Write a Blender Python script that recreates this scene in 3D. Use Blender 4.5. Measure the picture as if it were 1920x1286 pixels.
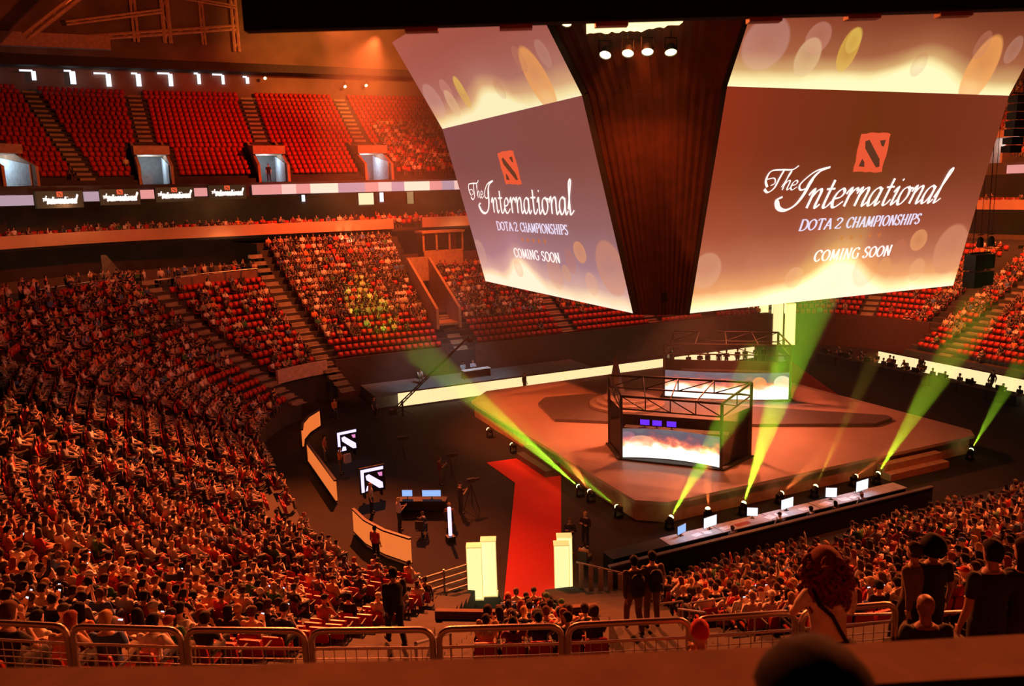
import bpy, bmesh, math, random
import numpy as np
from mathutils import Vector, Matrix
from math import sin, cos, pi, radians as rad

for _o in list(bpy.data.objects):
    bpy.data.objects.remove(_o)
SC = bpy.context.scene
COL = SC.collection
RN = random.Random(11)

# ------------------------------------------------------------------ camera
CAM = Vector((-35.84, -46.35, 16.8))
YAW, PITCH, ROLL, FPX = rad(24.4656), 0.1821, -0.029, 1530.7
_r = Vector((cos(YAW), -sin(YAW), 0.0))
_h = Vector((sin(YAW), cos(YAW), 0.0))
_f = _h * cos(PITCH) - Vector((0, 0, sin(PITCH)))
_u = _h * sin(PITCH) + Vector((0, 0, cos(PITCH)))
_cx = _r * cos(ROLL) + _u * sin(ROLL)
_cy = -_r * sin(ROLL) + _u * cos(ROLL)
cam_data = bpy.data.cameras.new('camera')
cam_data.sensor_width = 36.0
cam_data.lens = FPX / 1920 * 36.0
cam_data.clip_start, cam_data.clip_end = 0.1, 400
cam_data.dof.use_dof = True
cam_data.dof.focus_distance = 48.0
cam_data.dof.aperture_fstop = 2.4
cam_ob = bpy.data.objects.new('camera', cam_data)
COL.objects.link(cam_ob)
_m = Matrix((_cx, _cy, -_f)).transposed().to_4x4()
_m.translation = CAM
cam_ob.matrix_world = _m
SC.camera = cam_ob


def pix(x, y, z):
    """where a point shows in the 1920x1286 frame, and its depth (used to keep out what no nearby camera could see)"""
    d = Vector((x, y, z)) - CAM
    dd = d.dot(_f)
    if dd < 0.1:
        return -9e3, -9e3, dd
    return 960 + FPX * d.dot(_cx) / dd, 643 - FPX * d.dot(_cy) / dd, dd


# ------------------------------------------------------------------ view, world, lights
SC.view_settings.view_transform = 'Standard'
SC.view_settings.look = 'None'
SC.view_settings.gamma = 1.0
SC.view_settings.use_curve_mapping = False
SC.view_settings.exposure = 0.0
SC.cycles.use_denoising = True
SC.cycles.max_bounces = 4
SC.cycles.diffuse_bounces = 2
SC.cycles.glossy_bounces = 2
SC.cycles.transmission_bounces = 3
SC.cycles.volume_bounces = 0
SC.cycles.transparent_max_bounces = 24
SC.cycles.sample_clamp_indirect = 3.0
SC.cycles.caustics_reflective = False
SC.cycles.caustics_refractive = False
SC.cycles.use_light_tree = True
SC.cycles.volume_step_rate = 4.0
world = bpy.data.worlds.new('dark_hall')
SC.world = world
world.use_nodes = True
_bg = world.node_tree.nodes['Background']
_bg.inputs['Color'].default_value = (0.9, 0.16, 0.04, 1)
_bg.inputs['Strength'].default_value = 0.006


def spot(name, loc, target, power, color, angle=60, blend=0.6, radius=0.5):
    l = bpy.data.lights.new(name, 'SPOT')
    l.energy, l.color = power, color
    l.spot_size, l.spot_blend, l.shadow_soft_size = rad(angle), blend, radius
    o = bpy.data.objects.new(name, l)
    COL.objects.link(o)
    o.location = loc
    o.rotation_euler = (Vector(target) - Vector(loc)).to_track_quat('-Z', 'Y').to_euler()
    return o


ORANGE = (1.0, 0.155, 0.032)
AMBER = (1.0, 0.30, 0.06)
RED = (1.0, 0.075, 0.02)
KW = 1000.0
# red-orange house wash from the roof trusses outside the video board
spot('house_wash', (-17, 19, 29), (-33.5, -12, 5), 260 * KW, ORANGE, 46, 0.9, 0.35)
spot('house_wash', (-22, 12, 30), (-31, -29, 8), 220 * KW, ORANGE, 42, 0.9, 0.35)
spot('house_wash', (-19, -12, 30), (-36, 20, 7), 20 * KW, RED, 56, 0.9, 0.35)
spot('house_wash', (-10, 19, 30), (-17, 32, 9), 46 * KW, ORANGE, 66, 0.9, 0.35)
spot('house_wash', (6, 21, 30), (8, 33, 9), 34 * KW, RED, 80, 0.9, 0.35)
spot('house_wash', (21, 0, 30), (38, 4, 7), 75 * KW, ORANGE, 70, 0.9, 0.35)
spot('house_wash', (20, -14, 30), (-15, -33, 8), 230 * KW, ORANGE, 44, 0.9, 0.35)
spot('house_wash', (-8, 17, 31), (-16, 42, 20), 62 * KW, RED, 62, 1.0)
spot('house_wash', (21, 10, 30), (52, 12, 18), 60 * KW, ORANGE, 60, 0.9)
spot('house_wash', (-26, 20, 30), (-38, 54, 33), 9 * KW, ORANGE, 75, 0.9)
spot('house_wash', (-8, 22, 33), (-12, 56, 34), 60 * KW, (1, .3, .05), 44, 0.9)
spot('house_wash', (-24, 10, 30), (-40, 36, 14), 14 * KW, ORANGE, 50, 0.9)
spot('stage_wash', (0, -27, 29), (-3, -14, 0.5), 15 * KW, ORANGE, 52, 0.8)  # extra spot added to brighten the near side of the stage
spot('house_wash', (-25, -24, 26), (-34.0, -44.5, 15.3), 2.5 * KW, RED, 34, 0.9)  # extra spot added only to light the ledge before the camera
for _x in (-40, -28, -16, -4, 20, 36):
    for _y, _z, _p in ((40.6, 16.8, 130), (36.5, 12.6, 110)):
        _l = bpy.data.lights.new('concourse_fill', 'POINT')  # fill points added to lift the dark band under the upper deck
        _l.energy, _l.color, _l.shadow_soft_size = _p, (1.0, .42, .16), .2
        _o = bpy.data.objects.new('concourse_fill', _l)
        COL.objects.link(_o)
        _o.location = (_x, _y - (6 if _x < -36 else 0), _z)
# stage wash from under the video board and from the corner trusses
spot('stage_wash', (-4, -4, 10.0), (-5, -5, 1), 11.5 * KW, (1.0, 0.22, 0.08), 112, 0.6)
spot('stage_wash', (4, 2, 10.0), (3, -2, 1), 10.5 * KW, (1.0, 0.18, 0.07), 112, 0.6)
spot('stage_wash', (-24, 6, 24), (-8, 3, 1), 60 * KW, (1.0, 0.15, 0.035), 46, 0.8)
spot('carpet_wash', (-24, -24, 27), (-19, -10, 0), 8 * KW, (1.0, 0.12, 0.03), 26, 0.6)

# ------------------------------------------------------------------ materials
MATS = {}


def srgb(r, g, b):
    return tuple(((c / 255.0) / 12.92 if c / 255.0 <= 0.04045 else ((c / 255.0 + 0.055) / 1.055) ** 2.4) for c in (r, g, b))


def M(name, col=(0.5, 0.5, 0.5), rough=0.6, metal=0.0, var=0.18, scale=3.0, emit=None, strength=0.0, bump=0.0, tint=None):
    """procedural surface: a base colour mottled by noise; tint='object' takes the object's own colour, tint='attr' the mesh's colour layer"""
    if name in MATS:
        return MATS[name]
    m = bpy.data.materials.new(name)
    m.use_nodes = True
    nt = m.node_tree
    b = nt.nodes['Principled BSDF']
    b.inputs['Roughness'].default_value = rough
    b.inputs['Metallic'].default_value = metal
    tc = nt.nodes.new('ShaderNodeTexCoord')
    nz = nt.nodes.new('ShaderNodeTexNoise')
    nz.inputs['Scale'].default_value = scale
    nz.inputs['Detail'].default_value = 4
    nt.links.new(tc.outputs['Object'], nz.inputs['Vector'])
    mr = nt.nodes.new('ShaderNodeMapRange')
    mr.inputs['To Min'].default_value = 1 - var
    mr.inputs['To Max'].default_value = 1 + var
    mr.inputs['From Min'].default_value = 0.3
    mr.inputs['From Max'].default_value = 0.7
    nt.links.new(nz.outputs['Fac'], mr.inputs['Value'])
    vm = nt.nodes.new('ShaderNodeVectorMath')
    vm.operation = 'SCALE'
    nt.links.new(mr.outputs['Result'], vm.inputs['Scale'])
    if tint == 'object':
        oi = nt.nodes.new('ShaderNodeObjectInfo')
        nt.links.new(oi.outputs['Color'], vm.inputs[0])
    elif tint == 'attr':
        at = nt.nodes.new('ShaderNodeAttribute')
        at.attribute_name = 'tint'
        nt.links.new(at.outputs['Color'], vm.inputs[0])
    else:
        vm.inputs[0].default_value = col
    nt.links.new(vm.outputs['Vector'], b.inputs['Base Color'])
    if bump:
        bp = nt.nodes.new('ShaderNodeBump')
        bp.inputs['Strength'].default_value = bump
        nt.links.new(nz.outputs['Fac'], bp.inputs['Height'])
        nt.links.new(bp.outputs['Normal'], b.inputs['Normal'])
    if emit is not None:
        b.inputs['Emission Color'].default_value = (*emit, 1)
        b.inputs['Emission Strength'].default_value = strength
    MATS[name] = m
    return m


class NB:
    """small helper that writes shader maths"""

    def __init__(self, nt):
        self.nt = nt

    def m(self, op, a, b=0.0, c=0.0, clamp=False):
        n = self.nt.nodes.new('ShaderNodeMath')
        n.operation = op
        n.use_clamp = clamp
        for i, v in enumerate((a, b, c)):
            if isinstance(v, (int, float)):
                n.inputs[i].default_value = v
            else:
                self.nt.links.new(v, n.inputs[i])
        return n.outputs[0]

    def mix(self, fac, a, b, mode='MIX'):
        n = self.nt.nodes.new('ShaderNodeMixRGB')
        n.blend_type = mode
        for i, v in zip(('Fac', 'Color1', 'Color2'), (fac, a, b)):
            if isinstance(v, (int, float)):
                n.inputs[i].default_value = v
            elif isinstance(v, tuple):
                n.inputs[i].default_value = (*v, 1)
            else:
                self.nt.links.new(v, n.inputs[i])
        return n.outputs[0]

    def ramp(self, fac, stops):
        n = self.nt.nodes.new('ShaderNodeValToRGB')
        el = n.color_ramp.elements
        while len(el) > 1:
            el.remove(el[-1])
        el[0].position, el[0].color = stops[0][0], (*stops[0][1], 1)
        for p, c in stops[1:]:
            e = el.new(p)
            e.color = (*c, 1)
        self.nt.links.new(fac, n.inputs['Fac'])
        return n.outputs['Color']


def display_material(name, vert, horiz, flames, bokeh, strength=1.0, W=20.0, Hh=11.4, wob=0.06):
    """a lit LED wall: a vertical and a horizontal colour run, soft flames along the bottom edge, and round out-of-focus lights. The picture it
    shows is laid out on the wall's own UV (u across, v up)"""
    m = bpy.data.materials.new(name)
    m.use_nodes = True
    nt = m.node_tree
    b = nt.nodes['Principled BSDF']
    b.inputs['Base Color'].default_value = (0.006, 0.006, 0.007, 1)
    b.inputs['Roughness'].default_value = 0.5
    nb = NB(nt)
    uv = nt.nodes.new('ShaderNodeUVMap')
    uv.uv_map = 'UVMap'
    sp = nt.nodes.new('ShaderNodeSeparateXYZ')
    nt.links.new(uv.outputs['UV'], sp.inputs[0])
    u, v = sp.outputs['X'], sp.outputs['Y']
    nz = nt.nodes.new('ShaderNodeTexNoise')
    nz.inputs['Scale'].default_value = 5.0
    nz.inputs['Detail'].default_value = 2
    mp = nt.nodes.new('ShaderNodeMapping')
    mp.inputs['Scale'].default_value = (1.6, 0.7, 1)
    nt.links.new(uv.outputs['UV'], mp.inputs['Vector'])
    nt.links.new(mp.outputs['Vector'], nz.inputs['Vector'])
    n0 = nb.m('SUBTRACT', nz.outputs['Fac'], 0.5)
    vv = nb.m('ADD', v, nb.m('MULTIPLY', n0, wob))
    for (u0, wd, ht) in flames:  # the flames push the bright foot of the picture up
        du = nb.m('DIVIDE', nb.m('SUBTRACT', u, u0), wd)
        g = nb.m('POWER', 2.718, nb.m('MULTIPLY', nb.m('MULTIPLY', du, du), -1.0))
        vv = nb.m('SUBTRACT', vv, nb.m('MULTIPLY', g, nb.m('MULTIPLY', nb.m('SUBTRACT', 1.0, nb.m('MINIMUM', nb.m('DIVIDE', v, ht * 2.4), 1.0)), ht)))
    col = nb.ramp(vv, [(p, srgb(*c)) for p, c in vert])
    hz = nb.ramp(u, [(p, srgb(*c)) for p, c in horiz])
    col = nb.mix(nb.m('MULTIPLY', nb.m('SUBTRACT', vv, 0.12, clamp=True), 1.6, clamp=True), col, hz, 'SOFT_LIGHT')
    for (cu, cv, ru, rv, c, a) in bokeh:
        dx = nb.m('DIVIDE', nb.m('SUBTRACT', u, cu), ru)
        dy = nb.m('DIVIDE', nb.m('SUBTRACT', v, cv), rv)
        d = nb.m('SQRT', nb.m('ADD', nb.m('MULTIPLY', dx, dx), nb.m('MULTIPLY', dy, dy)))
        k = nb.m('MULTIPLY', nb.m('SUBTRACT', 1.0, d), 9.0, clamp=True)
        rim = nb.m('ADD', nb.m('MULTIPLY', d, 0.35), 0.65)
        col = nb.mix(nb.m('MULTIPLY', nb.m('MULTIPLY', k, rim), a), col, srgb(*c))
    nt.links.new(col, b.inputs['Emission Color'])
    b.inputs['Emission Strength'].default_value = strength
    MATS[name] = m
    return m


# ------------------------------------------------------------------ mesh helpers
class G:
    """collects shapes and links them as one mesh object"""

    def __init__(self):
        self.v, self.f, self.mi, self.uv = [], [], [], {}

    def quad(self, a, b, c, d, mi=0):
        n = len(self.v)
        self.v += [tuple(a), tuple(b), tuple(c), tuple(d)]
        self.f.append((n, n + 1, n + 2, n + 3))
        self.mi.append(mi)

    def hexa(self, p, mi=0):
        """eight corners: bottom ring then top ring, both counter-clockwise from above"""
        n = len(self.v)
        self.v += [tuple(q) for q in p]
        for f in ((3, 2, 1, 0), (4, 5, 6, 7), (0, 1, 5, 4), (1, 2, 6, 5), (2, 3, 7, 6), (3, 0, 4, 7)):
            self.f.append(tuple(n + i for i in f))
            self.mi.append(mi)

    def box(self, c, s, rz=0.0, mi=0, rx=0.0):
        hx, hy, hz = s[0] / 2, s[1] / 2, s[2] / 2
        mt = Matrix.Rotation(rz, 3, 'Z') @ Matrix.Rotation(rx, 3, 'X')
        c = Vector(c)
        self.hexa([c + mt @ Vector(q) for q in ((-hx, -hy, -hz), (hx, -hy, -hz), (hx, hy, -hz), (-hx, hy, -hz), (-hx, -hy, hz), (hx, -hy, hz), (hx, hy, hz), (-hx, hy, hz))], mi)

    def prism(self, poly, z0, z1, mi=0):
        """extruded outline (counter-clockwise seen from above)"""
        n, k = len(self.v), len(poly)
        self.v += [(p[0], p[1], z0) for p in poly] + [(p[0], p[1], z1) for p in poly]
        self.f.append(tuple(n + k + i for i in range(k)))
        self.f.append(tuple(n + i for i in reversed(range(k))))
        self.mi += [mi, mi]
        for i in range(k):
            j = (i + 1) % k
            self.f.append((n + i, n + j, n + k + j, n + k + i))
            self.mi.append(mi)

    def tube(self, pts, r, n=8, mi=0, caps=True):
        pts = [Vector(p) for p in pts]
        rr = r if isinstance(r, (list, tuple)) else [r] * len(pts)
        base = len(self.v)
        prev = None
        for i, p in enumerate(pts):
            t = (pts[min(i + 1, len(pts) - 1)] - pts[max(i - 1, 0)])
            t = t.normalized() if t.length > 1e-9 else Vector((0, 0, 1))
            if prev is None:
                a = Vector((0, 0, 1)) if abs(t.z) < 0.9 else Vector((1, 0, 0))
                a = t.cross(a).normalized()
            else:
                a = (prev - t * prev.dot(t)).normalized()
            prev = a
            b = t.cross(a)
            for j in range(n):
                an = 2 * pi * j / n
                self.v.append(tuple(p + (a * cos(an) + b * sin(an)) * rr[i]))
        for i in range(len(pts) - 1):
            for j in range(n):
                k = (j + 1) % n
                self.f.append((base + i * n + j, base + i * n + k, base + (i + 1) * n + k, base + (i + 1) * n + j))
                self.mi.append(mi)
        if caps:
            self.f.append(tuple(base + j for j in reversed(range(n))))
            self.f.append(tuple(base + (len(pts) - 1) * n + j for j in range(n)))
            self.mi += [mi, mi]

    def rings(self, rings, mi=0, caps=True):
        """skin over a stack of equal rings of points"""
        base, n = len(self.v), len(rings[0])
        for r in rings:
            self.v += [tuple(p) for p in r]
        for i in range(len(rings) - 1):
            for j in range(n):
                k = (j + 1) % n
                self.f.append((base + i * n + j, base + i * n + k, base + (i + 1) * n + k, base + (i + 1) * n + j))
                self.mi.append(mi)
        if caps:
            self.f.append(tuple(base + j for j in reversed(range(n))))
            self.f.append(tuple(base + (len(rings) - 1) * n + j for j in range(n)))
            self.mi += [mi, mi]

    def lathe(self, prof, n=16, mi=0, at=(0, 0, 0)):
        self.rings([[(at[0] + r * cos(2 * pi * j / n), at[1] + r * sin(2 * pi * j / n), at[2] + z) for j in range(n)] for r, z in prof], mi)

    def mesh(self, name, mats, smooth=False):
        me = bpy.data.meshes.new(name)
        me.from_pydata(self.v, [], self.f)
        for m in (mats if isinstance(mats, (list, tuple)) else [mats]):
            me.materials.append(m)
        if any(self.mi):
            me.polygons.foreach_set('material_index', self.mi)
        if smooth:
            me.polygons.foreach_set('use_smooth', [True] * len(me.polygons))
        me.update()
        return me

    def build(self, name, mats, parent=None, smooth=False, loc=None, rz=0.0):
        return link(name, self.mesh(name, mats, smooth), parent, loc, rz)


def link(name, data, parent=None, loc=None, rz=0.0):
    o = bpy.data.objects.new(name, data)
    COL.objects.link(o)
    if parent is not None:
        o.parent = parent
    if loc is not None:
        o.location = loc
    if rz:
        o.rotation_euler = (0, 0, rz)
    return o


def tag(o, label=None, cat=None, group=None, kind=None):
    if label:
        o['label'] = label
    if cat:
        o['category'] = cat
    if group:
        o['group'] = group
    if kind:
        o['kind'] = kind
    return o


def thing(name, label, cat, loc=(0, 0, 0), rz=0.0, group=None):
    return tag(link(name, None, None, loc, rz), label, cat, group)


def struct(name, g, mats, smooth=False):
    return tag(g.build(name, mats, smooth=smooth), kind='structure')


def copy_tree(o, loc=None, rz=None, label=None, group=None):
    def cp(a, parent):
        c = a.copy()
        COL.objects.link(c)
        if parent is not None:
            c.parent = parent
            c.matrix_parent_inverse = a.matrix_parent_inverse.copy()
        for ch in a.children:
            cp(ch, c)
        return c
    r = cp(o, None)
    if loc is not None:
        r.location = loc
    if rz is not None:
        r.rotation_euler = (0, 0, rz)
    return tag(r, label, None, group)


# plain surfaces
concrete = M('concrete', (0.12, 0.10, 0.09), 0.85, var=0.2, scale=1.2, bump=0.15)
tier_grey = M('tier_concrete', (0.05, 0.042, 0.04), 0.85, var=0.25, scale=0.8)
near_step = M('near_step_shaded_concrete', (0.05, 0.04, 0.035), 0.85, var=0.2, scale=2)  # darker copy of the step concrete; dimness of the near aisles put into colour
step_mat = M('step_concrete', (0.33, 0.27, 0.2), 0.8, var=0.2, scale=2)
dark = M('dark_paint', (0.02, 0.018, 0.018), 0.7)
black = M('black_drape', (0.006, 0.006, 0.006), 0.9)
floor_mat = M('arena_floor_cover', (0.016, 0.011, 0.010), 0.95, var=0.3, scale=0.5)
pale_wall = M('painted_wall', (0.48, 0.36, 0.30), 0.8, var=0.12, scale=0.6)
steel = M('galvanised_steel', (0.42, 0.38, 0.36), 0.38, 0.75, var=0.1)
black_metal = M('black_metal', (0.025, 0.022, 0.022), 0.4, 0.6)
red_plastic = M('red_seat_plastic', (0.50, 0.03, 0.02), 0.42, var=0.1)
red_cloth = M('red_seat_cloth', (0.42, 0.025, 0.018), 0.7, var=0.1)
stage_mat = M('stage_boards', (0.50, 0.37, 0.32), 0.42, var=0.12, scale=0.35)
stage_side = M('stage_fascia', (0.5, 0.27, 0.18), 0.6)
plate_mat = M('dark_deck_plate', (0.10, 0.085, 0.085), 0.5)
carpet_mat = M('red_carpet', (0.56, 0.02, 0.012), 0.95, var=0.1, scale=20)
LED_WARM = M('lit_warm_board', (0.15, 0.1, 0.07), 0.5, emit=srgb(255, 226, 165), strength=1.15)
LED_AMBER = M('lit_amber_board', (0.12, 0.06, 0.03), 0.5, emit=srgb(238, 118, 52), strength=0.95)
PILLAR_LIT = M('lit_column_face', (0.6, 0.55, 0.4), 0.5, emit=srgb(255, 240, 165), strength=1.1)
PILLAR_SIDE = M('lit_column_side', (0.6, 0.55, 0.4), 0.5, emit=srgb(240, 215, 125), strength=0.85)
COOL = M('cool_lit_wall', (0.5, 0.55, 0.6), 0.6, emit=srgb(150, 200, 225), strength=0.9)
COOLW = M('cool_white_light', (0.7, 0.75, 0.8), 0.6, emit=srgb(225, 240, 255), strength=1.3)
WARMW = M('warm_white_light', (0.7, 0.7, 0.6), 0.6, emit=srgb(250, 240, 190), strength=1.0)
HOT = M('lamp_lens', (0.8, 0.7, 0.5), 0.3, emit=srgb(255, 225, 160), strength=6.0)
HOT_ORANGE = M('orange_lamp_lens', (0.8, 0.5, 0.2), 0.3, emit=srgb(255, 200, 130), strength=8.0)
HOT_GREEN = M('green_lamp_lens', (0.6, 0.8, 0.2), 0.3, emit=srgb(240, 255, 150), strength=9.0)
WHITE_TEXT = M('white_led_text', (0.02, 0.02, 0.02), 0.5, emit=srgb(255, 238, 232), strength=1.15)
ORANGE_TEXT = M('orange_led_mark', (0.02, 0.02, 0.02), 0.5, emit=srgb(236, 88, 52), strength=1.0)
DARK_MARK = M('dark_led_mark', (0.01, 0.01, 0.01), 0.5, emit=srgb(96, 52, 32), strength=1.0)  # dark print of the emblem: its bar and small marks
VIOLET_TEXT = M('violet_led_mark', (0.02, 0.02, 0.02), 0.5, emit=srgb(226, 205, 255), strength=1.5)
BLUE_SCREEN = M('blue_screen', (0.02, 0.02, 0.02), 0.4, emit=srgb(150, 190, 255), strength=1.0)
WHITE_SCREEN = M('white_screen', (0.02, 0.02, 0.02), 0.4, emit=srgb(235, 242, 255), strength=1.3)
VIOLET_GLOW = M('violet_screen', (0.02, 0.02, 0.02), 0.4, emit=srgb(96, 40, 255), strength=1.4)
skin = M('skin', (0.6, 0.4, 0.3), 0.55, var=0.08, scale=6, tint='object')
cloth = M('cloth', (0.3, 0.3, 0.3), 0.85, var=0.18, scale=9, bump=0.1, tint='object')
hair_mat = M('hair', (0.05, 0.03, 0.02), 0.8, var=0.3, scale=40, bump=0.3, tint='object')
hair_mat.node_tree.nodes['Principled BSDF'].inputs['Specular IOR Level'].default_value = 0.15
crowd_mat = M('distant_crowd', (0.3, 0.3, 0.3), 0.8, var=0.1, tint='attr')
# ---- PART 2 ----
# ------------------------------------------------------------------ the bowl: rounded rectangles offset outwards
class Ring:
    """a rounded rectangle round the arena floor; q runs S side 0-1, SW corner 1-2, W 2-3, NW 3-4, N 4-5, NE 5-6, E 6-7, SE 7-8; d is the distance outwards"""

    def __init__(self, hx, hy, r):
        self.ax, self.ay, self.r = hx - r, hy - r, r

    def P(self, q, d):
        q = q % 8
        s, t = int(q), q - int(q)
        ax, ay, r = self.ax, self.ay, self.r + d
        if s == 0:
            return ax - 2 * ax * t, -ay - r, 0.0, -1.0
        if s == 2:
            return -ax - r, -ay + 2 * ay * t, -1.0, 0.0
        if s == 4:
            return -ax + 2 * ax * t, ay + r, 0.0, 1.0
        if s == 6:
            return ax + r, ay - 2 * ay * t, 1.0, 0.0
        a0, cx, cy = {1: (270, -ax, -ay), 3: (180, -ax, ay), 5: (90, ax, ay), 7: (360, ax, -ay)}[s]
        a = rad(a0 - 90 * t)
        return cx + r * cos(a), cy + r * sin(a), cos(a), sin(a)

    def samples(self, q0, q1, fine=12):
        qs = [q0]
        k = int(math.floor(q0)) + 1
        cur = q0
        while cur < q1 - 1e-9:
            end = min(k, q1)
            if int(cur + 1e-9) % 2 == 1:
                n = max(1, int(math.ceil((end - cur) * fine)))
                qs += [cur + (end - cur) * (i + 1) / n for i in range(n)]
            else:
                qs.append(end)
            cur = end
            k += 1
        return qs

    def line(self, q0, q1, d, fine=12):
        return [self.P(q, d) + (q,) for q in self.samples(q0, q1, fine)]

    def walk(self, q0, q1, d, step, margin=0.0):
        """points a step apart along the curve"""
        qs = self.samples(q0, q1, 40)
        pts = [self.P(q, d) for q in qs]
        ln = [0.0]
        for a, b in zip(pts, pts[1:]):
            ln.append(ln[-1] + math.hypot(b[0] - a[0], b[1] - a[1]))
        n = int((ln[-1] - 2 * margin) / step)
        if n < 1:
            return []
        off = (ln[-1] - (n - 1) * step) / 2
        out, i = [], 0
        for k in range(n):
            L = off + k * step
            while i < len(ln) - 2 and ln[i + 1] < L:
                i += 1
            t = (L - ln[i]) / max(1e-9, ln[i + 1] - ln[i])
            q = qs[i] + (qs[i + 1] - qs[i]) * t
            out.append(self.P(q, d) + (q,))
        return out

    def strip(self, g, q0, q1, d0, z0, d1, z1, mi=0, fine=12):
        """a ribbon between two offset/height pairs (heights may be functions of q)"""
        f0 = z0 if callable(z0) else (lambda q: z0)
        f1 = z1 if callable(z1) else (lambda q: z1)
        qs = self.samples(q0, q1, fine)
        for a, b in zip(qs, qs[1:]):
            p, r = self.P(a, d0), self.P(b, d0)
            s, t = self.P(b, d1), self.P(a, d1)
            g.quad((r[0], r[1], f0(b)), (p[0], p[1], f0(a)), (t[0], t[1], f1(a)), (s[0], s[1], f1(b)), mi)

    def band(self, g, q0, q1, d0, d1, z0, z1, mi=0, fine=12):
        """a solid curved bar between two offsets and two heights"""
        self.strip(g, q0, q1, d0, z1, d1, z1, mi, fine)
        self.strip(g, q0, q1, d1, z0, d0, z0, mi, fine)
        self.strip(g, q0, q1, d0, z0, d0, z1, mi, fine)
        self.strip(g, q0, q1, d1, z1, d1, z0, mi, fine)
        for q in (q0, q1):
            a, b = self.P(q, d0), self.P(q, d1)
            f = [(a[0], a[1], z0), (b[0], b[1], z0), (b[0], b[1], z1), (a[0], a[1], z1)]
            g.quad(*(f if q == q0 else f[::-1]), mi)


LOW = Ring(27, 16, 8.5)
UP = Ring(52, 38, 20)
BACK = Ring(71, 57, 26)
D0, DR = 2.6, 0.86
KNOTS = [(0, .1, .33, .0055), (1.0, .1, .33, .0055), (1.17, .55, .33, .0055), (1.5, .6, .33, .0055), (2.2, .9, .40, .0060), (3.0, 1.0, .42, .0070), (3.6, 1.2, .45, .0080), (5.5, 1.2, .45, .0080), (6.2, 1.0, .45, .0070), (8, 1.0, .45, .0070)]


def tier_z(q, k):
    for a, b in zip(KNOTS, KNOTS[1:]):
        if a[0] <= q <= b[0]:
            t = (q - a[0]) / (b[0] - a[0])
            z0, s, c = (a[i] + (b[i] - a[i]) * t for i in (1, 2, 3))
            x = DR * k
            return z0 + s * x + c * x * x
    return 1.0


def row_d(k):
    return D0 + DR * k


# which rows exist where: (q0, q1, first row, last row)
TIERS = [(0.0, 1.14, 0, 18), (1.14, 1.17, 0, 26), (1.17, 1.19, 8, 26), (1.19, 1.31, 8, 18), (1.31, 1.36, 8, 26), (1.36, 2.25, 0, 26), (2.25, 3.0, 0, 24), (3.0, 3.57, 0, 18), (3.57, 3.86, 4, 16), (3.86, 4.215, 4, 21), (4.215, 4.262, 4, 10),
         (4.262, 5.0, 4, 16), (5.0, 6.0, 4, 17), (6.0, 7.4, 0, 18)]
g = G()
for q0, q1, k0, k1 in TIERS:
    for k in range(k0, k1 + 1):
        d = row_d(k)
        zk = lambda q, k=k: tier_z(q, k)
        LOW.strip(g, q0, q1, d, zk, d + DR, zk)
        LOW.strip(g, q0, q1, d, (lambda q, k=k: tier_z(q, k - 1)) if k > k0 else 0.0, d, zk)
    for q, s in ((q0, 1), (q1, -1)):          # closed ends so that cuts for tunnels read as solid concrete
        for k in range(k0, k1 + 1):
            a, b = LOW.P(q, row_d(k)), LOW.P(q, row_d(k) + DR)
            z = tier_z(q, k)
            f = [(a[0], a[1], 0), (b[0], b[1], 0), (b[0], b[1], z), (a[0], a[1], z)]
            g.quad(*(f if s > 0 else f[::-1]))
struct('floor_seating_tiers', g, tier_grey)

# arena floor, and the decks behind the rows
g = G()
g.quad((-60, -50, 0), (60, -50, 0), (60, 60, 0), (-60, 60, 0))
struct('floor', g, floor_mat)
g = G()
WALK_Z = 11.4
LOW.band(g, 0.3, 2.3, row_d(27), 31.8, WALK_Z - 0.4, WALK_Z, 0, 60)
LOW.strip(g, 0.0, 1.14, row_d(27), 0.0, row_d(27), WALK_Z, 0, 60)
LOW.strip(g, 1.19, 1.31, row_d(27), 0.0, row_d(27), WALK_Z, 0, 60)
LOW.strip(g, 0.0, 1.31, row_d(19), 6.6, row_d(27), 6.6, 0, 40)
struct('floor_walkway', g, concrete)
g = G()
for q0, q1, kk in ((2.25, 3.0, 25), (3.0, 3.57, 19), (3.57, 3.86, 17), (3.86, 4.215, 22), (4.262, 5.0, 17), (5.0, 6.0, 18), (6.0, 7.4, 19)):
    z = min(tier_z(q0 + 0.01, kk), 13.2)
    z = {0: z}.get(0)
    qs = LOW.samples(q0, q1, 10)
    for a, b in zip(qs, qs[1:]):
        p, r = LOW.P(a, row_d(kk)), LOW.P(b, row_d(kk))
        s, t = LOW.P(b, row_d(kk) + 9), LOW.P(a, row_d(kk) + 9)
        g.quad((r[0], r[1], z), (p[0], p[1], z), (t[0], t[1], z), (s[0], s[1], z))
        g.quad((p[0], p[1], z - 1.2), (r[0], r[1], z - 1.2), (r[0], r[1], z), (p[0], p[1], z))
struct('floor_concourse', g, tier_grey)

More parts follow.
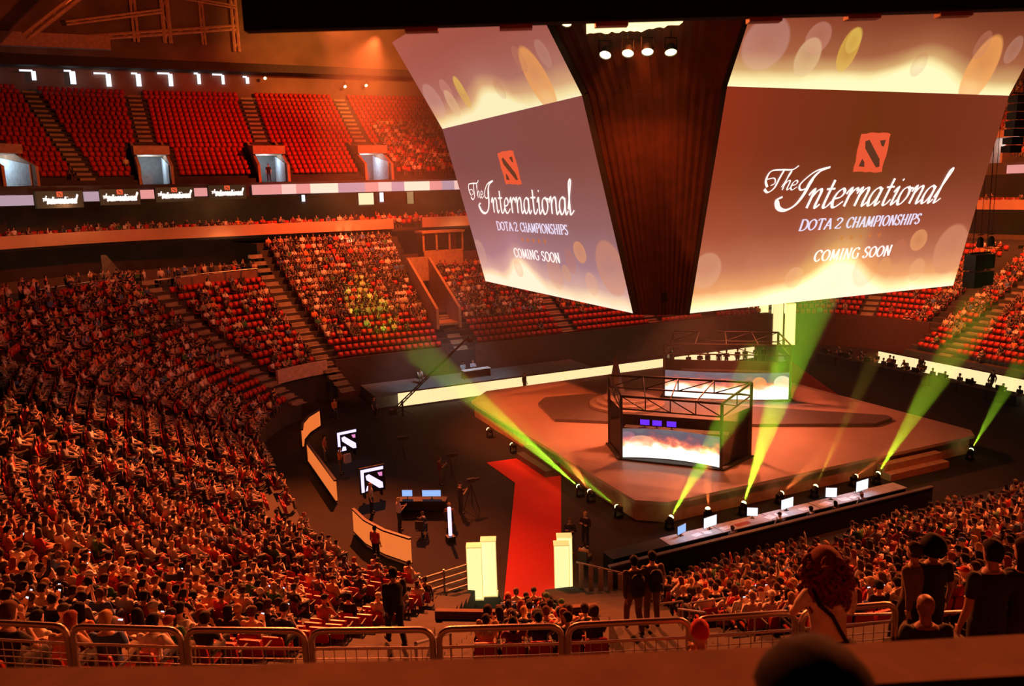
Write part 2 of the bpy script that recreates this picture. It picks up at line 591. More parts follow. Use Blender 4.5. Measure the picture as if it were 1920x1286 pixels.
# aisles: stairs of half steps, pale ones in the far stands
AISLES = {0.20: (0, 18), 0.52: (0, 18), 0.80: (0, 18), 1.158: (0, 26), 1.20: (8, 18), 1.326: (8, 26), 1.45: (0, 26), 1.66: (0, 26), 2.02: (0, 25), 2.5: (0, 24), 3.02: (0, 22), 3.578: (0, 18), 3.846: (0, 20), 4.238: (4, 9), 4.55: (4, 16), 4.82: (4, 16), 5.3: (4, 16),
          5.7: (4, 16), 6.27: (0, 18), 6.95: (0, 18)}
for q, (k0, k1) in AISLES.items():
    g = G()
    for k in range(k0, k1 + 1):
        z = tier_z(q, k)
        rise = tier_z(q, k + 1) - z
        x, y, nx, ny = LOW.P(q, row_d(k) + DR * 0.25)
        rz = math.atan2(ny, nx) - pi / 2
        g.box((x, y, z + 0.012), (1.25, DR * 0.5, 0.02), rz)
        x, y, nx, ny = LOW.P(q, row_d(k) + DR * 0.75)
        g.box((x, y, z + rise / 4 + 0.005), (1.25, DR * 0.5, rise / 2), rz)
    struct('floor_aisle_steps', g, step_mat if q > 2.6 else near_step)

# landings in the near aisles
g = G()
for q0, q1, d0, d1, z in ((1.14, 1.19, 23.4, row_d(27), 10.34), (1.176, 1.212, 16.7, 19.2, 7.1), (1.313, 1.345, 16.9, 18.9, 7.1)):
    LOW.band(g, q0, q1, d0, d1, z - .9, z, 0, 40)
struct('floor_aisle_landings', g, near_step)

# tunnel fronts
g = G()
LOW.band(g, 3.62, 3.835, row_d(4) - 0.25, row_d(4), tier_z(3.7, 4) - 0.55, tier_z(3.7, 4) + 0.55)   # pale wall above the corner tunnel
struct('wall_tunnel_front', g, M('tunnel_banner', (0.62, 0.42, 0.36), 0.7))
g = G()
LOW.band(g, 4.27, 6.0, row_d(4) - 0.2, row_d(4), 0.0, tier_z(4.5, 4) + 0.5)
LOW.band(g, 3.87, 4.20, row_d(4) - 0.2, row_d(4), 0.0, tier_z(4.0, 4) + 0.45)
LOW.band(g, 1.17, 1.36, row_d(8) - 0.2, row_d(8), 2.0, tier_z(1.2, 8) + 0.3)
struct('wall_row_fronts', g, M('row_front_haze_tone', (.10, .04, .03), .8))  # brown raised to stand for the orange haze in front

# broadcast riser in front of the far rows
g = G()
g.box((-9.2, 18.9, 0.45), (20.5, 5.0, 0.9))
struct('floor_broadcast_riser', g, M('riser_carpet', (0.16, 0.17, 0.18), 0.9))

# vomitory in the far rows
g = G()
for sx in (-11.25, -9.05):
    g.hexa([(sx - .13, 24.0, 4.6), (sx + .13, 24.0, 4.6), (sx + .13, 32.2, 4.6), (sx - .13, 32.2, 4.6), (sx - .13, 24.0, 6.5), (sx + .13, 24.0, 6.5), (sx + .13, 32.2, 10.7), (sx - .13, 32.2, 10.7)])
g.box((-10.15, 32.2, 9.5), (2.5, 0.3, 2.4))
g.box((-10.15, 28.2, 5.0), (2.1, 8.2, 0.2))
struct('wall_vomitory', g, M('vomitory_wall', (0.46, 0.27, 0.16), 0.8))
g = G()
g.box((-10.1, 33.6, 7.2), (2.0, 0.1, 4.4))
struct('wall_vomitory_lit_end', g, M('lit_doorway_tone', (0.35, 0.42, 0.33), 0.8))  # grey-green colour stands for a lit doorway; nothing glows here

# club level: slab, orange fascia, back wall
g = G()
UP.band(g, 3.05, 7.2, 0.3, 6.5, 13.15, 13.45)
struct('floor_club_level', g, tier_grey)
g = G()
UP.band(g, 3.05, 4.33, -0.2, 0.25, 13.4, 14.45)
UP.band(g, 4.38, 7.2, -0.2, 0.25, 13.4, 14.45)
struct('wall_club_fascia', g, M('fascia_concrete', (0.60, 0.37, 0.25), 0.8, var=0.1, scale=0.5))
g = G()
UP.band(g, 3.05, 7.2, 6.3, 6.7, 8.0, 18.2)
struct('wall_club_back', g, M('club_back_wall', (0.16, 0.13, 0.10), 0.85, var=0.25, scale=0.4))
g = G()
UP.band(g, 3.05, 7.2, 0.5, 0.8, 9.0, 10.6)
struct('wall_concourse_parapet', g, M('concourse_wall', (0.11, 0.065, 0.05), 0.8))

# upper deck
UZ0, UK = 18.5, 20


def up_d(k):
    return 0.9 + 0.85 * k


def up_z(k):
    return UZ0 + 0.47 * k + 0.0022 * k * k


CUTS = [(3.62 - .0376, 3.62 + .0376)] + [(4 + (x + 32) / 64 - .0203, 4 + (x + 32) / 64 + .0203) for x in (-34.6 + 2.4, -22.4, -11.6, 5.0, 17.0)] + [(6.02 - .036, 6.02 + .036)]
CUTS[1] = (3.925, 3.998)
g = G()
UP.band(g, 3.0, 7.2, 0.0, 0.9, 17.2, UZ0, 0)
edges = [3.0] + [e for c in CUTS for e in c] + [7.2]
for k in range(UK):
    for a, b in (zip(edges[::2], edges[1::2]) if k < 8 else ((3.0, 7.2),)):
        UP.strip(g, a, b, up_d(k), up_z(k), up_d(k) + 0.85, up_z(k))
        UP.strip(g, a, b, up_d(k), up_z(k - 1) if k else 17.3, up_d(k), up_z(k))
for a, b in CUTS:
    UP.strip(g, a, b, 0.8, UZ0 + .02, 8.2, UZ0 + .02)
UP.strip(g, 3.0, 7.2, up_d(UK), up_z(UK - 1), up_d(UK) + 1.5, up_z(UK - 1))
UP.strip(g, 3.0, 7.2, 7.0, 17.3, 0.0, 17.2)
struct('floor_upper_tiers', g, tier_grey)
for q in (3.42, 3.62, 3.79, 3.9615, 4.15, 4.319, 4.578, 4.766, 5.4, 6.02, 6.55, 6.9):
    g = G()
    for k in range(9 if any(a < q < b for a, b in CUTS) else 1, UK):
        x, y, nx, ny = UP.P(q, up_d(k) + 0.42)
        rz = math.atan2(ny, nx) - pi / 2
        g.box((x, y, up_z(k) + 0.12), (1.3, 0.42, 0.24), rz)
    struct('floor_upper_aisle_steps', g, step_mat)

# upper vomitories: an opening in the deck with a pale lit side wall
vom_wall = M('upper_vomitory_wall', (0.5, 0.3, 0.2), 0.8)
vom_white = M('corridor_white', (0.75, 0.85, 0.95), 0.6)
vom_shaded = M('corridor_shaded', (0.16, 0.15, 0.15), 0.7)  # back of the opening greyed to stand for its shade
UVOMS = []
for i, (x0, w) in enumerate(((-44.6, 2.6), (-34.6, 2.7), (-22.4, 2.7), (-11.6, 2.7), (5.0, 2.7), (17.0, 2.7))):
    if x0 < -32:
        x, y, nx, ny = UP.P(3.62 if x0 < -40 else 3.9615, 2.0)
    else:
        x, y, nx, ny = x0, 40.0, 0.0, 1.0
    UVOMS.append((x, y, nx, ny))
x, y, nx, ny = UP.P(6.02, 2.0)
UVOMS.append((x, y, nx, ny))
for (x, y, nx, ny) in UVOMS:
    mt = Matrix.Translation((x, y, 0)) @ Matrix.Rotation(math.atan2(ny, nx) - pi / 2, 4, 'Z')
    T = lambda a, b, c: tuple(mt @ Vector((a, b, c)))
    g = G()
    for s in (-1, 1):
        xo, xi = s * 1.55, s * 1.3
        a, b = min(xo, xi), max(xo, xi)
        g.hexa([T(a, -.6, 18.3), T(b, -.6, 18.3), T(b, 6.5, 18.3), T(a, 6.5, 18.3), T(a, -.6, 20.2), T(b, -.6, 20.2), T(b, 6.5, 23.0), T(a, 6.5, 23.0)], 0)
    g.hexa([T(-1.6, 1.6, 21.4), T(1.6, 1.6, 21.4), T(1.6, 6.6, 21.4), T(-1.6, 6.6, 21.4), T(-1.6, 1.6, 22.2), T(1.6, 1.6, 22.2), T(1.6, 6.6, 22.6), T(-1.6, 6.6, 22.6)], 0)
    g.hexa([T(1.2, .2, 18.6), T(1.29, .2, 18.6), T(1.29, 6.2, 18.6), T(1.2, 6.2, 18.6), T(1.2, .2, 20.4), T(1.29, .2, 20.4), T(1.29, 6.2, 21.4), T(1.2, 6.2, 21.4)], 1)
    g.hexa([T(-1.3, 6.2, 18.6), T(1.3, 6.2, 18.6), T(1.3, 6.4, 18.6), T(-1.3, 6.4, 18.6), T(-1.3, 6.2, 21.4), T(1.3, 6.2, 21.4), T(1.3, 6.4, 21.4), T(-1.3, 6.4, 21.4)], 2)
    struct('wall_upper_vomitory', g, [vom_wall, vom_white, vom_shaded])
    l = bpy.data.lights.new('corridor_light', 'POINT')
    l.energy, l.color, l.shadow_soft_size = 150, (0.62, 0.85, 1.0), 0.25
    o = bpy.data.objects.new('corridor_light', l)
    COL.objects.link(o)
    o.location = T(-0.3, 4.0, 20.9)

# back wall, roof edge band, ceiling
g = G()
BACK.band(g, 2.9, 7.2, -0.6, 0.0, 22.0, 46.0)
struct('wall_back', g, M('back_wall', (0.22, 0.13, 0.085), 0.9, var=0.35, scale=0.25))
g = G()
_zt = lambda q: 33.1 - 1.5 * min(1, max(0, (q - 3.45) / .85))
_zl = lambda q: 30.95 + .2 * min(1, max(0, (q - 3.45) / .85))
for _d0, _z0, _d1, _z1 in ((-3.6, _zl, -3.6, _zt), (-2.4, _zt, -2.4, _zl), (-3.6, _zt, -2.4, _zt), (-2.4, _zl, -3.6, _zl)):
    BACK.strip(g, 2.9, 7.2, _d0, _z0, _d1, _z1, 0, 30)
struct('ceiling_edge_beam', g, M('dark_edge_beam', (0.05, 0.035, 0.03), 0.8))
g = G()
g.quad((-80, 70, 46), (80, 70, 46), (80, -60, 46), (-80, -60, 46))
struct('ceiling', g, M('dark_roof', (0.07, 0.05, 0.045), 0.9, var=0.4, scale=0.2))

# curved soffit over the seats the camera is among, its lower edge with small brackets
g = G()
_t = Vector((_r.x, _r.y, 0))
_n = Vector((_h.x, _h.y, 0))
so = Vector((CAM.x, CAM.y, 0)) + _n * 6.6
a, b = so + _t * -1.95, so + _t * 9.0
c, d = b - _n * 0.12, a - _n * 0.12
g.hexa([(d.x, d.y, 18.055), (c.x, c.y, 18.055), (b.x, b.y, 18.055), (a.x, a.y, 18.055), (d.x, d.y, 21.0), (c.x, c.y, 21.0), (b.x, b.y, 21.0), (a.x, a.y, 21.0)])
struct('ceiling_soffit', g, black)
for _i, _e in enumerate((-.62, .1, .83, 2.0, 2.75, 3.45)):
    g = G()
    _c = so + _t * _e - _n * .02
    g.box((_c.x, _c.y, 18.055 - .005), (.25, .1, .05), math.atan2(_t.y, _t.x))
    struct('trim_bulkhead_bracket', g, M('bracket_paint', (.5, .2, .1), .6))
# ---- PART 3 ----
# ------------------------------------------------------------------ stroke lettering (a broad-nib pen drawn as flat ribbons)
def smooth_path(pts, closed=False, n=6):
    P = [Vector((p[0], p[1])) for p in pts]
    if len(P) < 3:
        return P
    out = []
    m = len(P)
    rng = range(m if closed else m - 1)
    for i in rng:
        p0 = P[(i - 1) % m] if (closed or i > 0) else P[0]
        p1, p2 = P[i % m], P[(i + 1) % m]
        p3 = P[(i + 2) % m] if (closed or i + 2 < m) else P[-1]
        for k in range(n):
            t = k / n
            out.append(0.5 * ((2 * p1) + (-p0 + p2) * t + (2 * p0 - 5 * p1 + 4 * p2 - p3) * t * t + (-p0 + 3 * p1 - 3 * p2 + p3) * t ** 3))
    out.append(P[0] if closed else P[-1])
    return out


def ribbon(path, thick, thin, nib):
    """list of quads (each four 2D points) for one pen stroke"""
    L, Rr = [], []
    for i, p in enumerate(path):
        t = path[min(i + 1, len(path) - 1)] - path[max(i - 1, 0)]
        t = t.normalized() if t.length > 1e-9 else Vector((1, 0))
        w = thin + (thick - thin) * abs(math.sin(math.atan2(t.y, t.x) - nib)) ** 1.5
        nn = Vector((-t.y, t.x)) * w / 2
        L.append(p + nn)
        Rr.append(p - nn)
    return [(L[i], Rr[i], Rr[i + 1], L[i + 1]) for i in range(len(path) - 1)]


SCRIPT = {
    'n': (.86, [[(0, .7), (.12, .97), (.2, .95), (.2, 0)], [(.2, .55), (.38, .92), (.55, 1), (.63, .8), (.62, .2), (.7, .0), (.86, .2)]]),
    't': (.62, [[(.26, 1.5), (.24, .25), (.32, .0), (.46, .04), (.62, .3)], [(.02, 1.0), (.5, 1.02)]]),
    'e': (.68, [[(.06, .45), (.42, .55), (.52, .82), (.34, 1.0), (.12, .78), (.06, .4), (.16, .06), (.36, 0), (.68, .3)]]),
    'r': (.62, [[(0, .7), (.12, .97), (.2, .95), (.2, 0)], [(.2, .55), (.36, .9), (.5, 1.0), (.6, .86)]]),
    'a': (.8, [[(.55, .88), (.36, 1.0), (.14, .8), (.06, .4), (.16, .03), (.34, .06), (.52, .45), (.57, .98), (.56, .2), (.64, 0), (.8, .22)]]),
    'i': (.42, [[(0, .7), (.12, .97), (.18, .9), (.16, .18), (.24, 0), (.42, .25)], [(.2, 1.36), (.26, 1.46)]]),
    'o': (.72, [[(.34, 1.0), (.12, .82), (.06, .4), (.18, .02), (.38, .04), (.56, .4), (.54, .8), (.36, 1.0)], [(.5, .92), (.72, .9)]]),
    'l': (.5, [[(0, .3), (.22, 1.2), (.36, 1.85), (.28, 1.98), (.18, 1.6), (.16, .2), (.24, 0), (.5, .25)]]),
    'h': (.86, [[(0, .3), (.2, 1.2), (.34, 1.85), (.28, 1.98), (.2, 1.5), (.18, 0)], [(.18, .55), (.36, .92), (.54, 1), (.62, .8), (.6, .2), (.7, 0), (.86, .2)]]),
}
CAPS = {
    'D': (.80, [[(.12, 0), (.12, 1)], [(0, 1), (.4, 1), (.68, .82), (.76, .5), (.68, .18), (.4, 0), (0, 0)]]),
    'O': (.88, [[(.42, 1), (.14, .82), (.04, .5), (.14, .18), (.42, 0), (.70, .18), (.80, .5), (.70, .82), (.42, 1)]]),
    'T': (.74, [[(.36, 0), (.36, 1)], [(0, .84), (.02, 1), (.70, 1), (.72, .84)], [(.22, 0), (.5, 0)]]),
    'A': (.82, [[(.06, 0), (.4, 1)], [(.4, 1), (.74, 0)], [(.18, .34), (.62, .34)], [(-.03, 0), (.16, 0)], [(.62, 0), (.84, 0)]]),
    '2': (.66, [[(.06, .76), (.14, .96), (.34, 1), (.54, .84), (.48, .58), (.06, .04)], [(.04, .02), (.56, .02), (.6, .16)]]),
    'C': (.78, [[(.70, .76), (.64, .92), (.42, 1), (.14, .82), (.05, .5), (.14, .18), (.42, 0), (.70, .2)]]),
    'H': (.86, [[(.12, 0), (.12, 1)], [(.68, 0), (.68, 1)], [(.12, .52), (.68, .52)], [(0, 1), (.24, 1)], [(0, 0), (.24, 0)], [(.56, 1), (.8, 1)], [(.56, 0), (.8, 0)]]),
    'M': (1.0, [[(.12, 0), (.14, 1)], [(.14, 1), (.47, .1)], [(.47, .1), (.8, 1)], [(.8, 1), (.84, 0)], [(0, 0), (.22, 0)], [(.72, 0), (.96, 0)]]),
    'P': (.70, [[(.12, 0), (.12, 1)], [(0, 1), (.4, 1), (.62, .88), (.62, .62), (.4, .48), (.12, .48)], [(0, 0), (.26, 0)]]),
    'I': (.36, [[(.16, 0), (.16, 1)], [(.02, 1), (.3, 1)], [(.02, 0), (.3, 0)]]),
    'N': (.88, [[(.12, 0), (.12, 1)], [(.12, 1), (.7, 0)], [(.7, 0), (.7, 1)], [(0, 0), (.24, 0)], [(.58, 1), (.82, 1)]]),
    'S': (.64, [[(.52, .82), (.46, .96), (.28, 1), (.08, .84), (.12, .62), (.44, .42), (.52, .2), (.32, 0), (.1, .04), (.02, .2)]]),
    'G': (.86, [[(.70, .78), (.62, .93), (.42, 1), (.14, .82), (.05, .5), (.14, .18), (.42, 0), (.70, .12), (.70, .44)], [(.54, .46), (.82, .46)]]),
    ' ': (.42, []),
}
ROUND = set('DOCPSG2')


def write(word, font, x, y, h, width=None, thick=.19, thin=.06, slant=0.0, nib=0.5, rise=0.0, gap=0.0):
    """quads of a word whose baseline starts at x, y with x-height (or cap height) h, stretched to the given width"""
    adv = sum(font[c][0] + gap for c in word) - gap
    sx = (width / adv) if width else h
    quads, cx = [], 0.0
    for c in word:
        w, strokes = font[c]
        for s in strokes:
            pth = smooth_path(s) if (font is SCRIPT or (c in ROUND and len(s) > 3)) else [Vector(p) for p in s]
            pts = [Vector((x + (cx + p.x) * sx + p.y * h * slant, y + p.y * h + (cx + p.x) * sx * rise)) for p in pth]
            quads += ribbon(pts, thick * h, thin * h, nib)
        cx += w + gap
    return quads


def emblem(x, y, w, h, slant=0.0):
    """the square emblem: ragged square, and the dark diagonal bar with two small marks that sit on it"""
    rr = random.Random(5)
    out = []
    for a, b in (((0, 0), (1, 0)), ((1, 0), (1, 1)), ((1, 1), (0, 1)), ((0, 1), (0, 0))):
        for i in range(7):
            t = i / 7
            out.append((a[0] + (b[0] - a[0]) * t + rr.uniform(-.025, .025), a[1] + (b[1] - a[1]) * t + rr.uniform(-.025, .025)))
    bar = [(.17, .80), (.30, .84), (.80, .34), (.86, .14), (.74, .12), (.22, .62)]
    m1 = [(.66, .82), (.86, .84), (.84, .66), (.76, .68)]
    m2 = [(.14, .16), (.34, .14), (.30, .27), (.20, .36)]
    tr = lambda P: [(x + px * w + py * h * slant, y + py * h) for px, py in P]
    return tr(out), [tr(bar), tr(m1), tr(m2)]


class Face:
    """a flat display in space: origin at the middle of its lower edge, a across, up along it"""

    def __init__(self, O, a, up):
        self.O, self.a, self.up = Vector(O), Vector(a).normalized(), Vector(up).normalized()
        self.n = self.a.cross(self.up)

    def at(self, u, v, out=0.0):
        return self.O + self.a * u + self.up * v + self.n * out

    def panel(self, name, hw, h, mat, parent, thick=0.35):
        """LED wall with its cabinet depth behind it"""
        g = G()
        fr = [self.at(-hw, 0), self.at(hw, 0), self.at(hw, h), self.at(-hw, h)]
        bk = [self.at(-hw, 0, -thick), self.at(hw, 0, -thick), self.at(hw, h, -thick), self.at(-hw, h, -thick)]
        g.quad(*fr, 0)
        g.quad(bk[3], bk[2], bk[1], bk[0], 1)
        for i in range(4):
            j = (i + 1) % 4
            g.quad(fr[j], fr[i], bk[i], bk[j], 1)
        me = g.mesh(name, [mat, dark])
        uv = me.uv_layers.new(name='UVMap')
        for i, c in enumerate(((0, 0), (1, 0), (1, 1), (0, 1))):
            uv.data[i].uv = c
        return link(name, me, parent)

    def marks(self, name, quads, mat, parent, out=0.03, polys=()):
        g = G()
        for q in quads:
            g.quad(*[self.at(p[0], p[1], out) for p in q])
        for P in polys:
            n = len(g.v)
            g.v += [tuple(self.at(p[0], p[1], out)) for p in P]
            g.f.append(tuple(range(n, n + len(P))))
            g.mi.append(0)
        return g.build(name, mat, parent)


# ------------------------------------------------------------------ the hanging four-sided video board
ZB = 10.34
board = thing('video_board', 'giant hanging video board with tilted screens around a dark draped corner', 'video board', (0, 0, ZB))
board_off = Vector((0, 0, -ZB))
R_low = Face((0.1, -11.85, ZB), (1, 0, 0), (0, -sin(.2357), cos(.2357)))
R_up = Face(R_low.at(0, 11.38), (1, 0, 0), (0, -sin(.4823), cos(.4823)))
L_low = Face((-12.27, -0.1, ZB), (0, -1, 0), (-sin(.2585), 0, cos(.2585)))
L_up = Face(L_low.at(0, 11.42), (0, -1, 0), (-sin(.5332), 0, cos(.5332)))
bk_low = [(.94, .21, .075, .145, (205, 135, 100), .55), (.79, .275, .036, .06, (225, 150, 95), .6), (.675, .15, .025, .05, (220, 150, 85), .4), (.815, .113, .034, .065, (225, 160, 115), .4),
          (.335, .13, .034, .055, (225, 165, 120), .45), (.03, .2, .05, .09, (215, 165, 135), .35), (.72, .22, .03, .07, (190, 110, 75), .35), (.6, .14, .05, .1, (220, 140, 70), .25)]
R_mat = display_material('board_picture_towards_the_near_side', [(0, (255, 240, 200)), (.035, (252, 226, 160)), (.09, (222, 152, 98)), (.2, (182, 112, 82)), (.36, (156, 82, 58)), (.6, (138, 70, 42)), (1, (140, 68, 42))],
                         [(0, (168, 120, 116)), (.18, (140, 120, 112)), (.5, (112, 118, 88)), (.75, (126, 118, 112)), (1, (138, 128, 130))], [(.5, .11, .26), (.3, .14, .06)], bk_low, 1.25)  # browner than the end face: orange haze in front put into the picture colours
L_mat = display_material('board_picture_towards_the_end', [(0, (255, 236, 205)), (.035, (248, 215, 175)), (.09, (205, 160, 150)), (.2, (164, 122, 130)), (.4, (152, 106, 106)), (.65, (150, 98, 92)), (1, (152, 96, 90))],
                         [(0, (112, 118, 130)), (.5, (126, 124, 126)), (1, (140, 126, 120))], [(.36, .1, .22), (.1, .12, .06)], bk_low, 1.12)  # same picture, mauver: colour shift of the slanting view put into it
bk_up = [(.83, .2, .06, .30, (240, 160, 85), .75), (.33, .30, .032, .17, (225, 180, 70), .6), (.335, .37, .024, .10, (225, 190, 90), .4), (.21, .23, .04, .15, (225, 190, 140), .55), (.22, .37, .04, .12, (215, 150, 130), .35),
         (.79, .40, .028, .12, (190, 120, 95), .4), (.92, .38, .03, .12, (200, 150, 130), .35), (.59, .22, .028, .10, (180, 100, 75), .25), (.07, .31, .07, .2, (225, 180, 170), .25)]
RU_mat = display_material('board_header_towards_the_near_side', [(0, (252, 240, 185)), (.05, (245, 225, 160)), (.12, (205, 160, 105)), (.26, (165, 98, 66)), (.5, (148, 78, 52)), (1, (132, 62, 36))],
                          [(0, (176, 140, 138)), (.2, (140, 124, 120)), (.6, (118, 120, 110)), (1, (132, 134, 128))], [(.62, .12, .3), (.35, .16, .1)], bk_up, 1.12)  # header browned the same way for the haze before it
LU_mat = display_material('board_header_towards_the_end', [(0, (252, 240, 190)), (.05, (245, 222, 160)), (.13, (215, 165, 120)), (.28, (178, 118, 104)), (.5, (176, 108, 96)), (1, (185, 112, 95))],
                          [(0, (110, 124, 132)), (.3, (126, 124, 124)), (.8, (136, 124, 120)), (1, (132, 126, 124))], [(.5, .12, .3), (.25, .16, .08)], bk_up, 1.0)  # header tinted like the screen below for the slanting view


def screen_text(F, scr, k):
    """the picture's lettering; k squeezes it a little about the middle as the end screen shows it"""
    K = lambda u: u * k[0] + k[1]
    sq, dk = emblem(K(-0.75), 7.2, 2.15 * k[0], 2.05)
    F.marks('emblem', [], ORANGE_TEXT, scr, 0.03, [sq])
    F.marks('emblem_mark', [], DARK_MARK, scr, 0.05, dk)
    q = []
    cap = lambda pts, th, tn: ribbon(smooth_path([Vector((K(p[0]), p[1])) for p in pts], n=8), th, tn, 0.45)
    # capital T with its swash, then 'he'
    q += cap([(-6.45, 6.55), (-6.62, 6.9), (-6.4, 7.35), (-5.7, 7.42), (-5.0, 7.42), (-4.62, 7.62)], .15, .06)
    q += cap([(-5.55, 7.4), (-5.75, 7.0), (-5.98, 6.5), (-6.35, 6.28), (-6.62, 6.45)], .17, .06)
    q += cap([(-6.55, 6.95), (-6.1, 7.0), (-6.0, 6.75), (-6.25, 6.62)], .08, .05)
    q += write('he', SCRIPT, K(-5.55), 6.38, .48, 1.05 * k[0], .22, .09, .3, .45)
    # capital I: long swash from the upper right down to a hook at the lower left
    q += cap([(-2.45, 7.52), (-3.1, 7.3), (-3.55, 6.85), (-3.9, 6.1), (-4.35, 5.55), (-4.95, 5.3), (-5.45, 5.45), (-5.62, 5.85), (-5.3, 6.02)], .32, .1)
    q += cap([(-2.45, 7.52), (-3.3, 7.35), (-3.9, 7.0), (-4.3, 6.6), (-4.15, 6.35), (-3.7, 6.5), (-3.45, 6.9)], .14, .07)
    q += write('nternational', SCRIPT, K(-3.75), 5.36, .98, 10.3 * k[0], .235, .075, .33, .42)
    F.marks('lettering', q, WHITE_TEXT, scr, 0.04)
    lilac = M('lilac_led_text', (0.02, 0.02, 0.02), 0.5, emit=srgb(232, 220, 244), strength=1.05)
    for word, x, wd in (('DOTA', -3.72, 2.3), ('2', -1.2, .5), ('CHAMPIONSHIPS', -.35, 5.72)):
        F.marks('lettering', write(word, CAPS, K(x), 4.15, .58, wd * k[0], .24, .09, .16, .1, gap=.1), lilac, scr, 0.04)
    st = []
    for i in range(5):
        cx, cy = K(-.47 + .72 * i), 3.6
        st.append([(cx + (.2 if j % 2 == 0 else .085) * k[0] * sin(j * pi / 5), cy + (.2 if j % 2 == 0 else .085) * cos(j * pi / 5)) for j in range(10)])
    for s in st:
        F.marks('star', [], M('dull_orange_led_mark', (0.02, 0.02, 0.02), 0.5, emit=srgb(206, 112, 62), strength=1.0), scr, 0.04, [s])
    for word, x, wd in (('COMING', -2.2, 3.35), ('SOON', 1.5, 2.15)):
        F.marks('lettering', write(word, CAPS, K(x), 2.33, .62, wd * k[0], .24, .09, .13, .1, gap=.1), WHITE_TEXT, scr, 0.04)


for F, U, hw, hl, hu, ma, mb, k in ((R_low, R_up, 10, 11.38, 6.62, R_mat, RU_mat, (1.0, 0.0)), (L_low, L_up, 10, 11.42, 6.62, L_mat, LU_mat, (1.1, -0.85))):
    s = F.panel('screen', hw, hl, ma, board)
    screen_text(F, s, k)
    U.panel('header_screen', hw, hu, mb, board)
# the two far faces carry the same screens
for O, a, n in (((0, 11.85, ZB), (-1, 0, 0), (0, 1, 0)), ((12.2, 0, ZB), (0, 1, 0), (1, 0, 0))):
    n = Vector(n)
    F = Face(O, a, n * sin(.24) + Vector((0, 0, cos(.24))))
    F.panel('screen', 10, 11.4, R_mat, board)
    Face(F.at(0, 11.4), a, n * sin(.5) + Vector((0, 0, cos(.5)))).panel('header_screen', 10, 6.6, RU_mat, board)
# pleated drapes closing the corners, from the edge of one face to the edge of the next
drape_mat = M('brown_drape', (0.075, 0.02, 0.009), 0.95, var=0.25, scale=1.5)


def drape(bot0, bot1, mid0, mid1, top0, top1, parent):
    rows, n = [], 60
    inward = Vector((-(bot0.x + bot1.x), -(bot0.y + bot1.y), 0)).normalized()
    for a, b in ((bot0, bot1), (mid0, mid1), (top0, top1)):
        rows.append([a.lerp(b, i / n) + inward * (0.35 + 0.05 * math.sin(i * 1.7) * (1 if i % 2 else .6)) for i in range(n + 1)])
    g = G()
    for r0, r1 in zip(rows, rows[1:]):
        for i in range(n):
            g.quad(r0[i], r0[i + 1], r1[i + 1], r1[i])
    o = g.build('drape', drape_mat, parent)
    md = o.modifiers.new('thickness', 'SOLIDIFY')
    md.thickness = 0.05
    return o


drape(L_low.at(10, -.15), R_low.at(-10, -.15), L_low.at(10, 11.42), R_low.at(-10, 11.38), L_up.at(10, 6.6), R_up.at(-10, 6.6), board)
g = G()
for z in (11.2, 19.5, 27.5):
    g.box((0, 0, z), (22.0, 22.0, 0.5))
for s in (-1, 1):
    for t in (-1, 1):
        g.box((s * 9.5, t * 9.5, 19.5), (0.6, 0.6, 16.5))
        g.box((s * 9.5, t * 9.5, 37), (0.08, 0.08, 18))
g.build('rigging_frame', black_metal, board)
for o in board.children:
    o.matrix_parent_inverse = Matrix.Translation((0, 0, -ZB))

# lamps in the dark corner of the board
def par_can(loc, target, mat=HOT, size=0.3, label=None, group=None, power=0.0, color=AMBER, angle=50):
    o = thing('stage_lamp', label, 'lamp', loc, 0, group)
    q = (Vector(target) - Vector(loc)).to_track_quat('-Z', 'Y').to_matrix()
    tr = lambda P: [tuple(q @ Vector(p)) for p in P]
    g = G()
    g.rings([tr([(r * cos(2 * pi * j / 14), r * sin(2 * pi * j / 14), z) for j in range(14)]) for r, z in ((size * .35, size * 1.5), (size * .7, size * 1.3), (size * .95, 0.1), (size, 0.0), (size * .93, 0.0), (size * .86, .09))])
    g.build('housing', black_metal, o)
    g = G()
    g.rings([tr([(r * cos(2 * pi * j / 14), r * sin(2 * pi * j / 14), z) for j in range(14)]) for r, z in ((size * .9, 0.06), (size * .6, 0.0), (size * .1, -0.03))])
    g.build('lens', mat, o)
    g = G()
    g.tube([(-size * 1.1, 0, size * .6), (-size * 1.1, 0, size * 2.2), (size * 1.1, 0, size * 2.2), (size * 1.1, 0, size * .6)], 0.03, 6)
    g.tube([(0, 0, size * 2.2), (0, 0, size * 3.4)], 0.03, 6)
    g.build('yoke', black_metal, o)
    if power:
        spot('lamp_light', tuple(Vector(loc) + (Vector(target) - Vector(loc)).normalized() * 0.4), target, power, color, angle, 0.7, 0.12)
    return o


DR = 0.86
for i, (x, y, z) in enumerate(((-14.93, -11.88, 22.99), (-14.12, -12.56, 22.99), (-13.43, -13.15, 22.99), (-12.59, -13.80, 22.9))):
    p = Vector((x, y, z))
    par_can(p, p + Vector((-1.0 - .25 * (1.5 - i), -1.2, -2.4)), HOT, 0.3, ('leftmost', 'second from left', 'third from left', 'rightmost')[i] + ' of four glowing lamps hung in the dark drape corner', 'lamps in the board corner')
    spot('lamp_light', p + Vector((-.1, -.1, -.3)), p + Vector((.25, .3, -3)), 1200, (1, .16, .03), 60, .7, .12)
p = Vector((-16.6, -11.2, 24.42))
par_can(p, p + Vector((-.6, -.6, -1.5)), HOT, 0.26, 'single bright lamp high up beside the end screen header', power=700, color=(1, .3, .06), angle=60)
g = G()
A, B = Vector((-15.83, -11.7, 24.02)), Vector((-12.45, -14.5, 23.85))
rr = random.Random(3)
n = 26
top = [A.lerp(B, i / n) + Vector((0, 0, .6)) for i in range(n + 1)]
